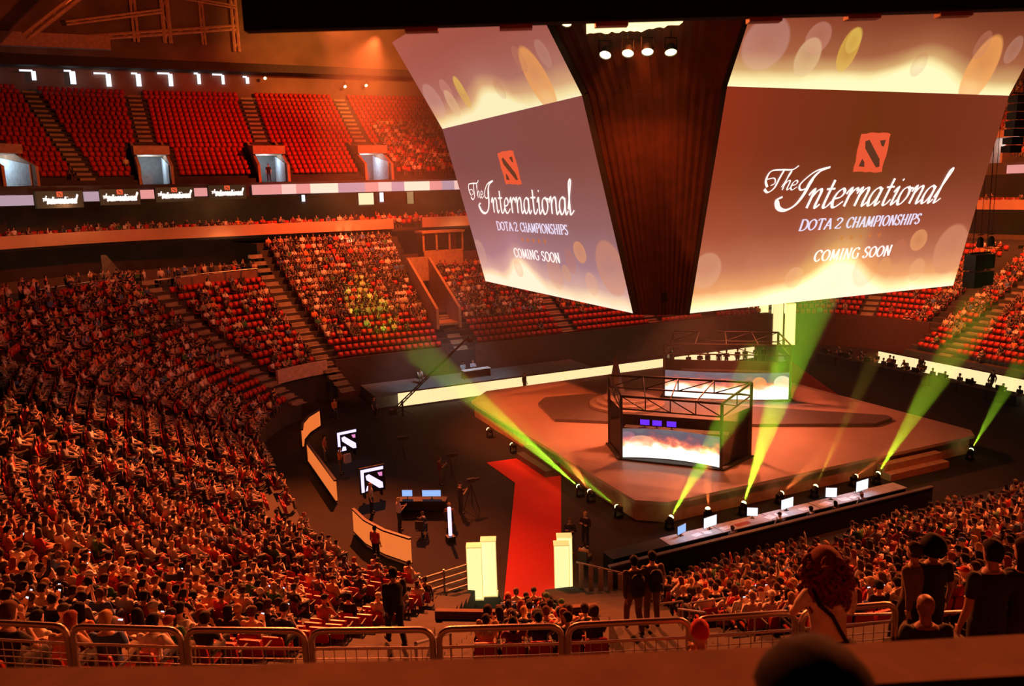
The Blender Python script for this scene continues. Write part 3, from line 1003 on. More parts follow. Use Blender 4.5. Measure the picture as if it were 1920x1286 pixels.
bot = [A.lerp(B, i / n) + Vector((0, 0, -.05 + (0.28 * max(0, i - 15) / 11) + rr.uniform(-.06, .06))) for i in range(n + 1)]
off = Vector((-.6, -.8, 0)) * .06
spot('light_box_glow', (-14.3, -13.3, 23.9), (-12.4, -11.2, 17), 1000, (1, .18, .03), 120, .8, .5)
for i in range(n):
    g.hexa([bot[i], bot[i + 1], bot[i + 1] - off, bot[i] - off, top[i], top[i + 1], top[i + 1] - off, top[i] - off])
lb = g.build('light_box', M('bright_light_box', (0.7, 0.6, 0.4), 0.5, emit=srgb(255, 236, 170), strength=1.6))
tag(lb, 'bright pale-yellow ragged light strip at the top of the drape', 'light strip')
# ---- PART 4 ----
# ------------------------------------------------------------------ stage
g = G()
stage_poly = [(-14.0, -12.9), (-12.7, -13.95), (10.2, -13.95), (11.0, -13.1), (10.9, 2.0), (9.4, 12.6), (-11.4, 12.6), (-13.7, 10.2)]
g.prism(stage_poly, 1.02, 1.2, 0)
ins = [(x * .985, y * .985) for x, y in stage_poly]
g.prism(ins, 0.0, 1.02, 1)
st = thing('stage', 'large low stage with smooth pale top lit orange in the middle of the floor', 'stage', (0, 0, 0))
g.build('deck', [stage_mat, stage_side], st)
for i, (x, d) in enumerate(((-14.25, .5), (-14.75, .5))):
    g = G()
    g.box((x, -2.75, (.8 - .4 * i) / 2), (.5, 4.1, .8 - .4 * i))
    g.build('step', plate_mat, st)
for i in range(2):
    g = G()
    g.box((4.3, -14.2 - .5 * i, (.8 - .4 * i) / 2), (4.8, .5, .8 - .4 * i))
    g.build('step', stage_side, st)
g = G()
g.prism([(-10.8, 1.9), (-7.8, -0.6), (-0.2, -5.8), (6.6, -9.6), (8.6, -9.2), (8.8, -8.6), (2.7, -2.3), (-5.3, 6.9), (-8.7, 7.6), (-9.9, 6.3)], 1.21, 1.42)
tag(g.build('deck_plate', plate_mat), 'long dark grey pointed deck plate crossing the stage between the booths', 'platform')

pod = thing('podium', 'round stepped grey podium with a tall dark spire on the stage plate', 'podium', (-4.6, 2.5, 1.43))
for r, z0, z1 in ((2.7, 0, .22), (2.2, .22, .44), (1.7, .44, .66)):
    g = G()
    g.lathe([(r, z0), (r, z1 - .03), (r - .03, z1)], 40)
    g.build('step', M('podium_grey', (.2, .16, .15), .5), pod)
g = G()
g.rings([[(-.3 + s * cos(2 * pi * j / 7 + .3), 1.0 + s * sin(2 * pi * j / 7 + .3) * .8, z) for j in range(7)] for s, z in ((.75, .66), (.52, 1.3), (.3, 2.4), (.12, 3.3), (.03, 3.75))])
g.build('spire', M('spire_stone', (.12, .09, .08), .6, bump=.4), pod)

g = G()
g.prism([(-23.3, -17.2), (-21.1, -18.2), (-14.0, -4.9), (-15.0, -4.8), (-15.0, -0.7), (-17.0, -0.5), (-16.95, -4.7)], 0.005, 0.03)
tag(g.build('carpet', carpet_mat), 'long bright red carpet running from the near corner to the stage steps', 'carpet')
g = G()
g.prism([(11.0, -1.6), (14.4, 0.9), (20.5, 12.6), (18.2, 13.6), (11.0, 2.4)], 0.005, 0.03)
tag(g.build('carpet', carpet_mat), 'red carpet leading off the stage towards the lit columns at the far corner', 'carpet')

# ------------------------------------------------------------------ booths
booth_frame = M('booth_frame', (0.05, 0.035, 0.03), 0.45, 0.3)
glass = bpy.data.materials.new('booth_glass')
glass.use_nodes = True
_nt = glass.node_tree
_pb = _nt.nodes['Principled BSDF']
_tr = _nt.nodes.new('ShaderNodeBsdfTransparent')
_tr.inputs['Color'].default_value = (.96, .93, .92, 1)
_gl = _nt.nodes.new('ShaderNodeBsdfGlossy')
_gl.inputs['Roughness'].default_value = 0.03
_lw = _nt.nodes.new('ShaderNodeLayerWeight')
_lw.inputs['Blend'].default_value = 0.12
_mx = _nt.nodes.new('ShaderNodeMixShader')
_nt.links.new(_lw.outputs['Fresnel'], _mx.inputs[0])
_nt.links.new(_tr.outputs[0], _mx.inputs[1])
_nt.links.new(_gl.outputs[0], _mx.inputs[2])
_nt.links.new(_mx.outputs[0], _nt.nodes['Material Output'].inputs['Surface'])

fire = [(0, (255, 250, 238)), (.30, (255, 246, 232)), (.42, (252, 205, 160)), (.55, (225, 130, 105)), (.7, (165, 112, 118)), (.85, (120, 112, 124)), (1, (128, 124, 132))]
fire_mat = display_material('booth_picture_of_fire', fire, [(0, (128, 128, 128)), (1, (128, 128, 128))], [(.2, .22, .34), (.7, .12, .2)], [(.2, .58, .13, .2, (255, 190, 150), .5), (.06, .72, .08, .2, (180, 130, 150), .3)], 1.35, wob=.75)
fire_mat2 = display_material('booth_back_picture_of_fire', fire, [(0, (128, 128, 128)), (1, (128, 128, 128))], [(.15, .16, .3), (.55, .22, .2), (.95, .14, .3)], [(.76, .6, .06, .26, (255, 150, 80), .6), (.94, .62, .07, .28, (250, 215, 205), .6)], 1.35, wob=.7)


def booth(label, FL, FR, RR, RL, bow, zt, roof_f, roof_r, mat, screen_h, people_desk=True):
    FL, FR, RL, RR = (Vector((*p, 0)) for p in (FL, FR, RL, RR))
    c = (FL + FR + RL + RR) / 4
    root = thing('player_booth', label, 'booth', (c.x, c.y, 1.2))
    o0 = Vector((c.x, c.y, 1.2))
    L = lambda v, z: Vector((v.x, v.y, z)) - o0
    g = G()
    out = 1.06
    b = [c + (p - c) * out for p in (FL, FR, RR, RL)]
    g.prism([(p.x - c.x, p.y - c.y) for p in b], 0.02, 0.12)
    g.build('base', dark, root)
    # curved LED front
    n = 14
    inward = Vector((RL.x + RR.x - FL.x - FR.x, RL.y + RR.y - FL.y - FR.y, 0)).normalized()
    arc = [FL.lerp(FR, i / n) + inward * bow * (1 - (2 * i / n - 1) ** 2) for i in range(n + 1)]
    g = G()
    uvs = []
    for i in range(n):
        a, d = arc[i], arc[i + 1]
        g.quad(L(a, 1.36), L(d, 1.36), L(d, screen_h), L(a, screen_h), 0)
        uvs += [(i / n, 0), ((i + 1) / n, 0), ((i + 1) / n, 1), (i / n, 1)]
        for z0, z1 in ((1.36, screen_h),):
            g.quad(L(d + inward * .15, z0), L(a + inward * .15, z0), L(a + inward * .15, z1), L(d + inward * .15, z1), 1)
            uvs += [(0, 0)] * 4
        g.quad(L(a, screen_h), L(d, screen_h), L(d + inward * .15, screen_h), L(a + inward * .15, screen_h), 1)
        uvs += [(0, 0)] * 4
        g.quad(L(a, 1.3), L(d, 1.3), L(d, 1.36), L(a, 1.36), 1)
        uvs += [(0, 0)] * 4
    me = g.mesh('led_front', [mat, dark])
    lay = me.uv_layers.new(name='UVMap')
    for i, q in enumerate(uvs):
        lay.data[i].uv = q
    link('led_front', me, root)
    # frame: posts, roof rails, braces
    P = {'FL': (FL, roof_f), 'FR': (FR, roof_f), 'RR': (RR, roof_r), 'RL': (RL, roof_r)}
    for k, (p, z) in P.items():
        g = G()
        g.tube([L(p, 1.3), L(p, z)], .09, 8)
        g.build('post', booth_frame, root)
    ring = [P['FL'], P['FR'], P['RR'], P['RL']]
    for i in range(4):
        (p, z), (q, w) = ring[i], ring[(i + 1) % 4]
        g = G()
        g.tube([L(p, z), L(q, w)], .07, 6)
        g.tube([L(p, z - .75), L(q, w - .75)], .05, 6)
        m = 4 if i % 2 == 0 else 2
        for j in range(m):
            t0, t1 = j / m, (j + 1) / m
            a0, a1 = L(p, z).lerp(L(q, w), t0), L(p, z - .75).lerp(L(q, w - .75), t1)
            g.tube([a0, a1], .035, 6)
            g.tube([L(p, z).lerp(L(q, w), t1), a1], .035, 6)
        g.build('roof_rail', booth_frame, root)
    for t in (.25, .5, .75):
        g = G()
        g.tube([L(FL.lerp(FR, t), roof_f), L(RL.lerp(RR, t), roof_r)], .04, 6)
        g.build('roof_brace', booth_frame, root)
    # low rear wall, side glass
    g = G()
    g.prism([(p.x - c.x, p.y - c.y) for p in (RL, RL + inward * -.12, RR + inward * -.12, RR)][::-1], .12, 2.1)
    g.build('rear_wall', M('booth_wall', (.05, .03, .03), .7), root)
    for a, d in ((FL, RL), (FR, RR)):
        g = G()
        s = (d - a).normalized()
        m = Vector((-s.y, s.x, 0)) * .02
        g.hexa([L(a + m, 1.4), L(a - m, 1.4), L(d - m, 1.4), L(d + m, 1.4), L(a + m, 4.2), L(a - m, 4.2), L(d - m, 4.2), L(d + m, 4.2)])
        g.build('side_glass', glass, root)
    # desk and screens inside
    a, d = FL.lerp(RL, .72).lerp(FR.lerp(RR, .72), .1), FL.lerp(RL, .72).lerp(FR.lerp(RR, .72), .9)
    g = G()
    w = inward * .35
    g.hexa([L(a - w, 2.68), L(d - w, 2.68), L(d + w, 2.68), L(a + w, 2.68), L(a - w, 2.75), L(d - w, 2.75), L(d + w, 2.75), L(a + w, 2.75)])
    g.hexa([L(a - w, 1.32), L(d - w, 1.32), L(d - w * .8, 1.32), L(a - w * .8, 1.32), L(a - w, 2.68), L(d - w, 2.68), L(d - w * .8, 2.68), L(a - w * .8, 2.68)])
    g.build('desk', dark, root)
    return root, a, d, inward


b1 = booth('near player booth with curved fire-picture screen in front and open metal roof frame', (-11.2, -7.2), (-7.4, -11.5), (-4.4, -10.4), (-10.3, -4.4), .55, 3.1, 5.05, 5.65, fire_mat, 3.1)
b2 = booth('far player booth with wide bright screen at its back and people inside', (-.6, 3.6), (6.5, -2.0), (8.6, 1.6), (2.4, 6.6), -.55, 3.4, 5.35, 5.6, fire_mat2, 3.35)


def monitor(loc, rz, mat, label, w=.55, h=.33, group=None, stand=True, cat='monitor', tilt=0.0):
    o = thing('monitor', label, cat, loc, rz, group)
    g = G()
    z = .14 + h / 2 if stand else h / 2
    g.box((0, 0, z), (w + .03, .03, h + .03))
    if stand:
        g.box((0, .03, .08), (.05, .03, .16))
        g.box((0, .03, .008), (.22, .16, .016))
    g.build('case', black_metal, o)
    g = G()
    g.box((0, -.017, z), (w, .006, h))
    g.build('screen', mat, o)
    return o


rz = math.atan2(b1[3].y, b1[3].x) + pi / 2   # seen from the camera side
for i, t in enumerate((.2, .32, .46)):
    p = b1[1].lerp(b1[2], t)
    monitor((p.x, p.y, 2.75), rz + pi, VIOLET_GLOW, ('first', 'second', 'third')[i] + ' violet glowing monitor from the left on the near booth desk', .55, .32, 'booth monitors')

# ------------------------------------------------------------------ perimeter boards and columns
def board_run(name_label, ring, q0, q1, d, z0, z1, mat, step=2.4, flip=False):
    pts = ring.walk(q0, q1, d, step)
    if not pts:
        return
    mid = pts[len(pts) // 2]
    root = thing('perimeter_board', name_label, 'perimeter board', (mid[0], mid[1], z0))
    for (x, y, nx, ny, q) in pts:
        rzz = math.atan2(ny, nx) - pi / 2
        g = G()
        g.box((0, 0, (z1 - z0) / 2), (step - .04, .1, z1 - z0 - .04), 0)
        o = g.build('lit_panel', mat, root, loc=(x - mid[0], y - mid[1], 0), rz=rzz)
        g = G()
        g.box((0, 0, z1 - z0 + .05), (step, .16, .08))
        g.box((0, 0, .0), (step, .14, .05))
        g.build('rail', black_metal, root, loc=(x - mid[0], y - mid[1], 0), rz=rzz)
    return root


board_run('long warm-white lit perimeter board along the far side of the floor', LOW, 4.0, 5.05, -.45, 0.1, 1.22, LED_WARM, 2.6)
board_run('warm-white lit perimeter board in front of the end seats beyond the guest tables', LOW, 5.95, 7.5, -.6, 0.1, 1.22, LED_WARM, 2.6)
board_run('short orange lit perimeter board slanting at the far left corner', LOW, 3.02, 3.52, -.2, 0.15, 1.3, LED_AMBER, 1.75)
board_run('orange lit perimeter board seen edge-on along the left end seats', LOW, 2.30, 2.86, .05, 0.15, 1.3, LED_AMBER, 2.0)
board_run('four-panel orange lit perimeter board round the camera pit corner', LOW, 1.58, 2.05, .15, 0.15, 1.3, LED_AMBER, 1.72)


def lit_column(x, y, rz, h, label, w=.62, lit=PILLAR_LIT):
    o = thing('lit_column', label, 'lit column', (x, y, 0), rz, 'lit columns')
    g = G()
    g.box((0, 0, h / 2), (w, w * .7, h - .06))
    o2 = g.build('lit_body', lit, o)
    g = G()
    g.box((0, 0, h), (w + .04, w * .7 + .04, .06))
    g.box((0, 0, .03), (w + .06, w * .7 + .06, .06))
    for sx in (-1, 1):
        g.box((sx * w / 2, -w * .35, h / 2), (.03, .03, h))
    g.build('frame', PILLAR_SIDE, o)
    return o


crz = rad(-25)
lit_column(-24.25, -16.45, crz, 2.36, 'shorter glowing pale-yellow column at left of the carpet entrance')
lit_column(-23.6, -16.45, crz, 2.5, 'taller glowing pale-yellow column at left of the carpet entrance')
lit_column(-20.95, -18.0, crz, 2.36, 'glowing pale-yellow column in front at right of the carpet entrance')
lit_column(-20.55, -17.5, crz, 2.42, 'glowing pale-yellow column behind another at right of the carpet entrance')
for i, (x, y, h) in enumerate(((24.3, 23.2, 6.2), (25.2, 22.0, 4.2), (25.6, 20.2, 6.6), (26.6, 19.4, 4.4))):
    lit_column(x, y, crz, h, ('first', 'second', 'third', 'fourth')[i] + ' glowing column from the left at the far corner entrance', 1.0)

# ------------------------------------------------------------------ lamps on the floor round the stage, with their beams in the haze
def haze(name, col, dens):
    m = bpy.data.materials.new(name)
    m.use_nodes = True
    nt = m.node_tree
    nt.nodes.remove(nt.nodes['Principled BSDF'])
    v = nt.nodes.new('ShaderNodeVolumeScatter')
    v.inputs['Color'].default_value = (*col, 1)
    v.inputs['Density'].default_value = dens
    v.inputs['Anisotropy'].default_value = 0.0
    nt.links.new(v.outputs[0], nt.nodes['Material Output'].inputs['Volume'])
    return m


HAZE = haze('stage_haze', (.95, .95, .95), .032)
HAZE_G, HAZE_O = (0.5, 1.0, 0.03), (1.0, 0.22, 0.05)


def floor_lamp(x, y, target, length, r1, col, power, lens, label, spread=None):
    o = thing('moving_lamp', label, 'stage lamp', (x, y, 0), 0, 'lamps on the floor around the stage')
    g = G()
    g.box((0, 0, .1), (.36, .36, .18))
    g.build('base', black_metal, o)
    g = G()
    for s in (-1, 1):
        g.box((s * .2, 0, .36), (.05, .12, .4))
    g.build('yoke', black_metal, o)
    hd = Vector((0, 0, .52))
    di = (Vector(target) - Vector((x, y, .52))).normalized()
    q = di.to_track_quat('Z', 'Y').to_matrix()
    tr = lambda P: [tuple(hd + q @ Vector(p)) for p in P]
    cir = lambda r, z: tr([(r * cos(2 * pi * j / 12), r * sin(2 * pi * j / 12), z) for j in range(12)])
    g = G()
    g.rings([cir(.08, -.22), cir(.14, -.18), cir(.15, .1), cir(.13, .16)])
    g.build('head', black_metal, o)
    g = G()
    g.rings([cir(.13, .165), cir(.12, .22), cir(.07, .26), cir(.015, .275)])
    g.build('lens', lens, o)
    g = G()
    g.rings([[tuple(hd + q @ Vector((r * cos(2 * pi * j / 20), r * sin(2 * pi * j / 20), z))) for j in range(20)] for r, z in ((.10, .29), (r1 * min(1, 25 / length), min(length, 25)))])
    hz = g.build('beam_haze', HAZE, None, loc=(x, y, 0))
    tag(hz, 'drifting haze where the beam of a floor lamp shows', 'haze', 'haze along the lamp beams', 'stuff')
    an = 2 * math.degrees(math.atan((r1 - .1) / length)) * 1.02
    p = Vector((x, y, .52)) + di * .0
    l = spot('beam_light', tuple(Vector((x, y, .52)) + di * .31), target, power, col, max(an, 1.5), 0.3, 0.03)
    return o


GREEN, SOFT_O = (0.42, 1.0, 0.03), (1.0, 0.2, 0.04)
BP = 23000
floor_lamp(-14.67, 4.38, (-15.5, 9.3, 1.6), 7, .25, (1, .45, .08), BP * .15, HOT_ORANGE, 'floor lamp with thin amber beam, second along the left stage edge')
floor_lamp(-14.69, 0.44, (-14.6, 9.3, 1.5), 9, .3, GREEN, BP * .3, HOT_GREEN, 'floor lamp with thin green beam, third along the left stage edge')
floor_lamp(-14.68, -8.46, (-16.2, 21.0, 5.4), 40, 2.3, GREEN, BP * 4.5, HOT_GREEN, 'floor lamp with long broad green beam reaching the far seats')
floor_lamp(-14.4, -12.01, (-14.6, -3.2, 1.7), 20, 1.0, GREEN, BP * 1.0, HOT_GREEN, 'floor lamp with green beam nearest the near left stage corner')
floor_lamp(-14.57, -9.46, (-14.6, -5.6, 2.4), 5, .8, SOFT_O, BP * .5, HOT_ORANGE, 'floor lamp with short orange flare beside the left stage edge')
floor_lamp(-13.02, -14.53, (-7.9, -13.5, 5.9), 10.5, 1.35, GREEN, BP * 1.2, HOT_GREEN, 'floor lamp with broad green beam at the near left stage corner')
floor_lamp(-8.66, -14.84, (-3.0, -12.8, 9.5), 19, 2.4, GREEN, BP * 2.5, HOT_GREEN, 'floor lamp with the tallest green beam below the near booth')
floor_lamp(-3.7, -14.77, (0.6, -13.6, 5.2), 9, .6, (.85, .62, .04), BP * .45, HOT_GREEN, 'floor lamp with faint yellow beam along the near stage edge')
floor_lamp(0.82, -14.9, (8.2, -13.4, 6.3), 14, 1.5, (.55, 1, .03), BP * 1.3, HOT_GREEN, 'floor lamp with green beam beside the stage front steps')
floor_lamp(8.98, -14.6, (13.6, -13.2, 3.1), 9, .75, (.5, 1, .03), BP * .8, HOT_GREEN, 'floor lamp with green beam at the right stage corner')
floor_lamp(-10.72, -14.61, (-10.6, -14.4, 3.2), 3.2, .55, SOFT_O, BP * .4, HOT_ORANGE, 'floor lamp with upright orange flare below the near booth')
floor_lamp(-5.92, -14.54, (-2.3, -14.0, 2.0), 4.5, .7, SOFT_O, BP * .4, HOT_ORANGE, 'floor lamp with slanting orange flare along the near stage edge')
floor_lamp(-0.5, -14.5, (2.6, -14.2, 1.5), 4, .5, SOFT_O, BP * .25, HOT_ORANGE, 'floor lamp with faint orange flare beside the stage front steps')
# ---- PART 5 ----
# ------------------------------------------------------------------ people: figure templates
def evaluated(g_or_mesh, mods, name='tmp'):
    me = g_or_mesh.mesh(name, []) if isinstance(g_or_mesh, G) else g_or_mesh
    o = bpy.data.objects.new(name, me)
    COL.objects.link(o)
    for kind, props in mods:
        m = o.modifiers.new(kind, kind)
        for k, v in props.items():
            setattr(m, k, v)
    dg = bpy.context.evaluated_depsgraph_get()
    out = bpy.data.meshes.new_from_object(o.evaluated_get(dg))
    bpy.data.objects.remove(o)
    out.polygons.foreach_set('use_smooth', [True] * len(out.polygons))
    return out


V = Vector


def capsule(g, a, b, ra, rb, n=10):
    a, b = V(a), V(b)
    d = b - a
    L = max(d.length, 1e-6)
    t = d / L
    pts, rr = [], []
    for k in range(1, 4):
        an = pi / 2 * k / 4
        pts.append(a - t * ra * cos(an))
        rr.append(ra * sin(an))
    pts += [a, a + d * .5, b]
    rr += [ra, (ra + rb) / 2, rb]
    for k in (3, 2, 1):
        an = pi / 2 * k / 4
        pts.append(b + t * rb * cos(an))
        rr.append(rb * sin(an))
    g.tube(pts, rr, n)


def oval(c, rx, ry, right, front, n=16, sq=0.0):
    return [tuple(V(c) + V(right) * (rx * cos(2 * pi * j / n)) + V(front) * (ry * sin(2 * pi * j / n))) for j in range(n)]


def ball(g, c, r, n=10):
    c = V(c)
    r = r if isinstance(r, (tuple, list)) else (r, r, r)
    g.rings([[tuple(c + V((r[0] * sin(t) * cos(2 * pi * j / n), r[1] * sin(t) * sin(2 * pi * j / n), -r[2] * cos(t)))) for j in range(n)] for t in [pi * k / 8 for k in range(1, 8)]])


def head(g, c, yaw, pitch):
    """skull, jaw, nose, brows, lips and ears about the head centre"""
    m = Matrix.Rotation(yaw, 3, 'Z') @ Matrix.Rotation(pitch, 3, 'X')
    c = V(c)
    R = []
    for z, rx, rf, rb in ((-.118, .028, .062, -.01), (-.108, .042, .082, .02), (-.085, .056, .092, .045), (-.05, .066, .094, .075), (-.01, .073, .094, .096), (.03, .077, .095, .104), (.065, .075, .09, .101), (.095, .062, .072, .084), (.115, .04, .045, .055), (.122, .015, .016, .02)):
        ring = []
        for j in range(18):
            an = 2 * pi * j / 18
            y = sin(an) * (rf if sin(an) > 0 else rb)
            ring.append(tuple(c + m @ V((rx * cos(an), y, z))))
        R.append(ring)
    g.rings(R)
    capsule(g, c + m @ V((0, .092, .02)), c + m @ V((0, .112, -.025)), .010, .014, 8)
    capsule(g, c + m @ V((-.028, .086, .032)), c + m @ V((.028, .086, .032)), .011, .011, 8)
    capsule(g, c + m @ V((-.02, .088, -.062)), c + m @ V((.02, .088, -.062)), .009, .009, 8)
    for s in (-1, 1):
        ball(g, c + m @ V((s * .03, .084, .012)), .012, 8)
        ball(g, c + m @ V((s * .078, -.004, .0)), (.011, .02, .032), 8)


def hand(g, wrist, direction, palm_n, curl=.5, r=1.0):
    """palm, four bent fingers of different lengths and a thumb leaving its side"""
    w, d = V(wrist), V(direction).normalized()
    nrm = V(palm_n)
    nrm = (nrm - d * nrm.dot(d)).normalized()
    sd = d.cross(nrm)
    a = w + d * .02
    g.rings([oval(w + d * t, rx, .014, sd, nrm, 10) for t, rx in ((-.01, .024), (.03, .036), (.07, .043), (.095, .04))])
    for i, (off, ln) in enumerate(((-.033, .062), (-.011, .075), (.011, .07), (.033, .054))):
        p0 = w + d * .088 + sd * off
        d1 = (d + nrm * curl * .6 + sd * off * 3.2).normalized()
        d2 = (d + nrm * curl * 2.0 + sd * off * 2).normalized()
        p1 = p0 + d1 * ln * .55
        capsule(g, p0, p1, .0095, .009, 7)
        capsule(g, p1, p1 + d2 * ln * .5, .009, .0075, 7)
    t0 = w + d * .03 - sd * .03
    t1 = t0 + (d * .6 - sd * .8 + nrm * .3).normalized() * .035
    capsule(g, t0, t1, .012, .010, 7)
    capsule(g, t1, t1 + (d - sd * .2 + nrm * .4).normalized() * .028, .010, .008, 7)


def figure(J, sleeve='short', fine=.0095, faces=.5):
    """J: joint positions. Returns the meshes of one figure: body (one continuous skin), shirt, trousers, shoes"""
    N, Cc, P = V(J['neck']), V(J['chest']), V(J['pelvis'])
    spine = (N - P).normalized()
    right = V(J['sr']) - V(J['sl'])
    right = (right - spine * right.dot(spine)).normalized()
    front = spine.cross(right) * -1
    if front.y < 0 and abs(front.y) > .3:
        front = -front
    tor = [(P - spine * .09, .12, .09), (P, .165, .115), (P.lerp(Cc, .35), .148, .105), (P.lerp(Cc, .7), .16, .118), (Cc, .178, .122), (Cc.lerp(N, .5), .17, .10), (N, .075, .07)]
    arms = [(J['s' + s], J['e' + s], J['w' + s]) for s in 'lr']
    legs = [(J['h' + s], J['k' + s], J['a' + s], J['t' + s]) for s in 'lr']
    b = G()
    b.rings([oval(c, rx, ry, right, front) for c, rx, ry in tor])
    capsule(b, N - spine * .05, V(J['head']) - V((0, 0, .06)), .058, .052)
    head(b, J['head'], J.get('yaw', 0), J.get('nod', 0))
    for i, (s, e, w) in enumerate(arms):
        capsule(b, s, e, .05, .04)
        capsule(b, e, w, .041, .027)
        d = J.get('hd' + 'lr'[i]) or tuple(V(w) - V(e))
        hand(b, w, d, J.get('hn' + 'lr'[i], (0, 0, -1)), J.get('curl', .5))
    for h, k, a, t in legs:
        capsule(b, h, k, .085, .058)
        capsule(b, k, a, .056, .036)
        capsule(b, a, t, .038, .03)
    body = evaluated(b, [('REMESH', dict(mode='VOXEL', voxel_size=fine)), ('SMOOTH', dict(iterations=2, factor=.4)), ('DECIMATE', dict(ratio=faces))])
    g = G()
    g.rings([oval(c, rx + .016, ry + .016, right, front) for c, rx, ry in tor[:-1]] + [oval(N - spine * .015, .088, .082, right, front)])
    for s, e, w in arms:
        s, e, w = V(s), V(e), V(w)
        if sleeve == 'short':
            capsule(g, s, s.lerp(e, .55), .066, .06)
        else:
            capsule(g, s, e, .068, .056)
            capsule(g, e, e.lerp(w, .9), .056, .042)
    shirt = evaluated(g, [('REMESH', dict(mode='VOXEL', voxel_size=.014)), ('SMOOTH', dict(iterations=3, factor=.5)), ('DECIMATE', dict(ratio=.5))])
    g = G()
    g.rings([oval(c, rx + .02, ry + .02, right, front) for c, rx, ry in tor[:2]] + [oval(P.lerp(Cc, .12), .17, .125, right, front)])
    for h, k, a, t in legs:
        capsule(g, h, k, .1, .073)
        capsule(g, k, V(k).lerp(V(a), .93), .073, .058)
    trousers = evaluated(g, [('REMESH', dict(mode='VOXEL', voxel_size=.015)), ('SMOOTH', dict(iterations=3, factor=.5)), ('DECIMATE', dict(ratio=.4))])
    g = G()
    for h, k, a, t in legs:
        a, t = V(a), V(t)
        a = a - V((0, 0, .03))
        capsule(g, a - (t - a).normalized() * .03, t, .045, .04)
    shoes = evaluated(g, [('REMESH', dict(mode='VOXEL', voxel_size=.012)), ('SMOOTH', dict(iterations=2, factor=.5)), ('DECIMATE', dict(ratio=.4))])
    for me, m in ((body, skin), (shirt, cloth), (trousers, cloth), (shoes, cloth)):
        me.materials.clear()
        me.materials.append(m)
    return dict(body=body, shirt=shirt, trousers=trousers, shoes=shoes, head=V(J['head']), yaw=J.get('yaw', 0), nod=J.get('nod', 0), J=J)


def seated(**kw):
    J = dict(pelvis=(0, 0, .545), chest=(0, -.06, .90), neck=(0, -.05, 1.03), head=(0, -.015, 1.185),
             sl=(-.185, -.06, .965), sr=(.19, -.06, .965), hl=(-.09, .02, .535), hr=(.09, .02, .535), kl=(-.12, .43, .53), kr=(.12, .43, .53), al=(-.12, .42, .12), ar=(.12, .42, .12), tl=(-.13, .57, .05), tr=(.13, .57, .05),
             el=(-.25, -.02, .70), er=(.25, -.02, .70), wl=(-.12, .22, .66), wr=(.12, .22, .66))
    J.update(kw)
    return J


def standing(**kw):
    J = dict(pelvis=(0, 0, .95), chest=(0, -.015, 1.31), neck=(0, -.02, 1.46), head=(0, .0, 1.615), sl=(-.19, -.02, 1.39), sr=(.19, -.02, 1.39), hl=(-.095, 0, .92), hr=(.095, 0, .92), kl=(-.11, .02, .50), kr=(.11, .02, .50), al=(-.12, -.01, .10), ar=(.12, -.01, .10), tl=(-.14, .14, .045), tr=(.14, .14, .045),
             el=(-.24, -.03, 1.10), er=(.24, -.03, 1.10), wl=(-.24, .06, .86), wr=(.24, .06, .86), hnl=(1, 0, 0), hnr=(-1, 0, 0))
    J.update(kw)
    return J


POSES = {
    'lap': (seated(), 'short', 'hands in lap'),
    'crossed': (seated(el=(-.25, .02, .72), er=(.25, .02, .72), wl=(.07, .15, .80), wr=(-.07, .19, .76), chest=(0, -.1, .89), neck=(0, -.12, 1.02), head=(0, -.09, 1.18), sl=(-.19, -.12, .955), sr=(.19, -.12, .955), yaw=.25), 'long', 'arms crossed'),
    'lean': (seated(chest=(0, .12, .87), neck=(0, .2, .98), head=(0, .27, 1.12), nod=-.1, sl=(-.19, .12, .93), sr=(.19, .12, .93), el=(-.2, .36, .66), er=(.2, .36, .66), wl=(-.05, .42, .84), wr=(.05, .44, .82)), 'short', 'leaning forward'),
    'phone': (seated(el=(-.22, .06, .72), er=(.22, .06, .72), wl=(-.06, .30, .84), wr=(.07, .30, .84), hdl=(.3, .5, .6), hdr=(-.3, .5, .6), hnl=(.3, -1, .5), hnr=(-.3, -1, .5), nod=-.3, curl=.8), 'short', 'holding a phone'),
    'clap': (seated(el=(-.24, .1, .80), er=(.24, .1, .80), wl=(-.04, .28, 1.04), wr=(.04, .28, 1.04), hdl=(.1, .2, 1), hdr=(-.1, .2, 1), hnl=(1, 0, 0), hnr=(-1, 0, 0), curl=.1), 'short', 'clapping'),
    'raise': (seated(er=(.3, .05, 1.18), wr=(.26, .1, 1.44), hdr=(0, .1, 1), hnr=(0, 1, 0), curl=.15, yaw=-.2), 'long', 'one arm raised'),
    'turned': (seated(yaw=.9, el=(-.27, .05, .74), wl=(-.2, .28, .66)), 'long', 'head turned aside'),
    'chin': (seated(chest=(0, .04, .89), neck=(0, .09, 1.01), head=(0, .14, 1.16), sl=(-.19, .04, .95), sr=(.19, .04, .95), el=(-.2, .28, .68), er=(.2, .28, .68), wr=(.07, .27, .98), hdr=(-.4, .1, 1), hnr=(0, -1, 0), wl=(.05, .3, .7)), 'short', 'chin on hand'),
}
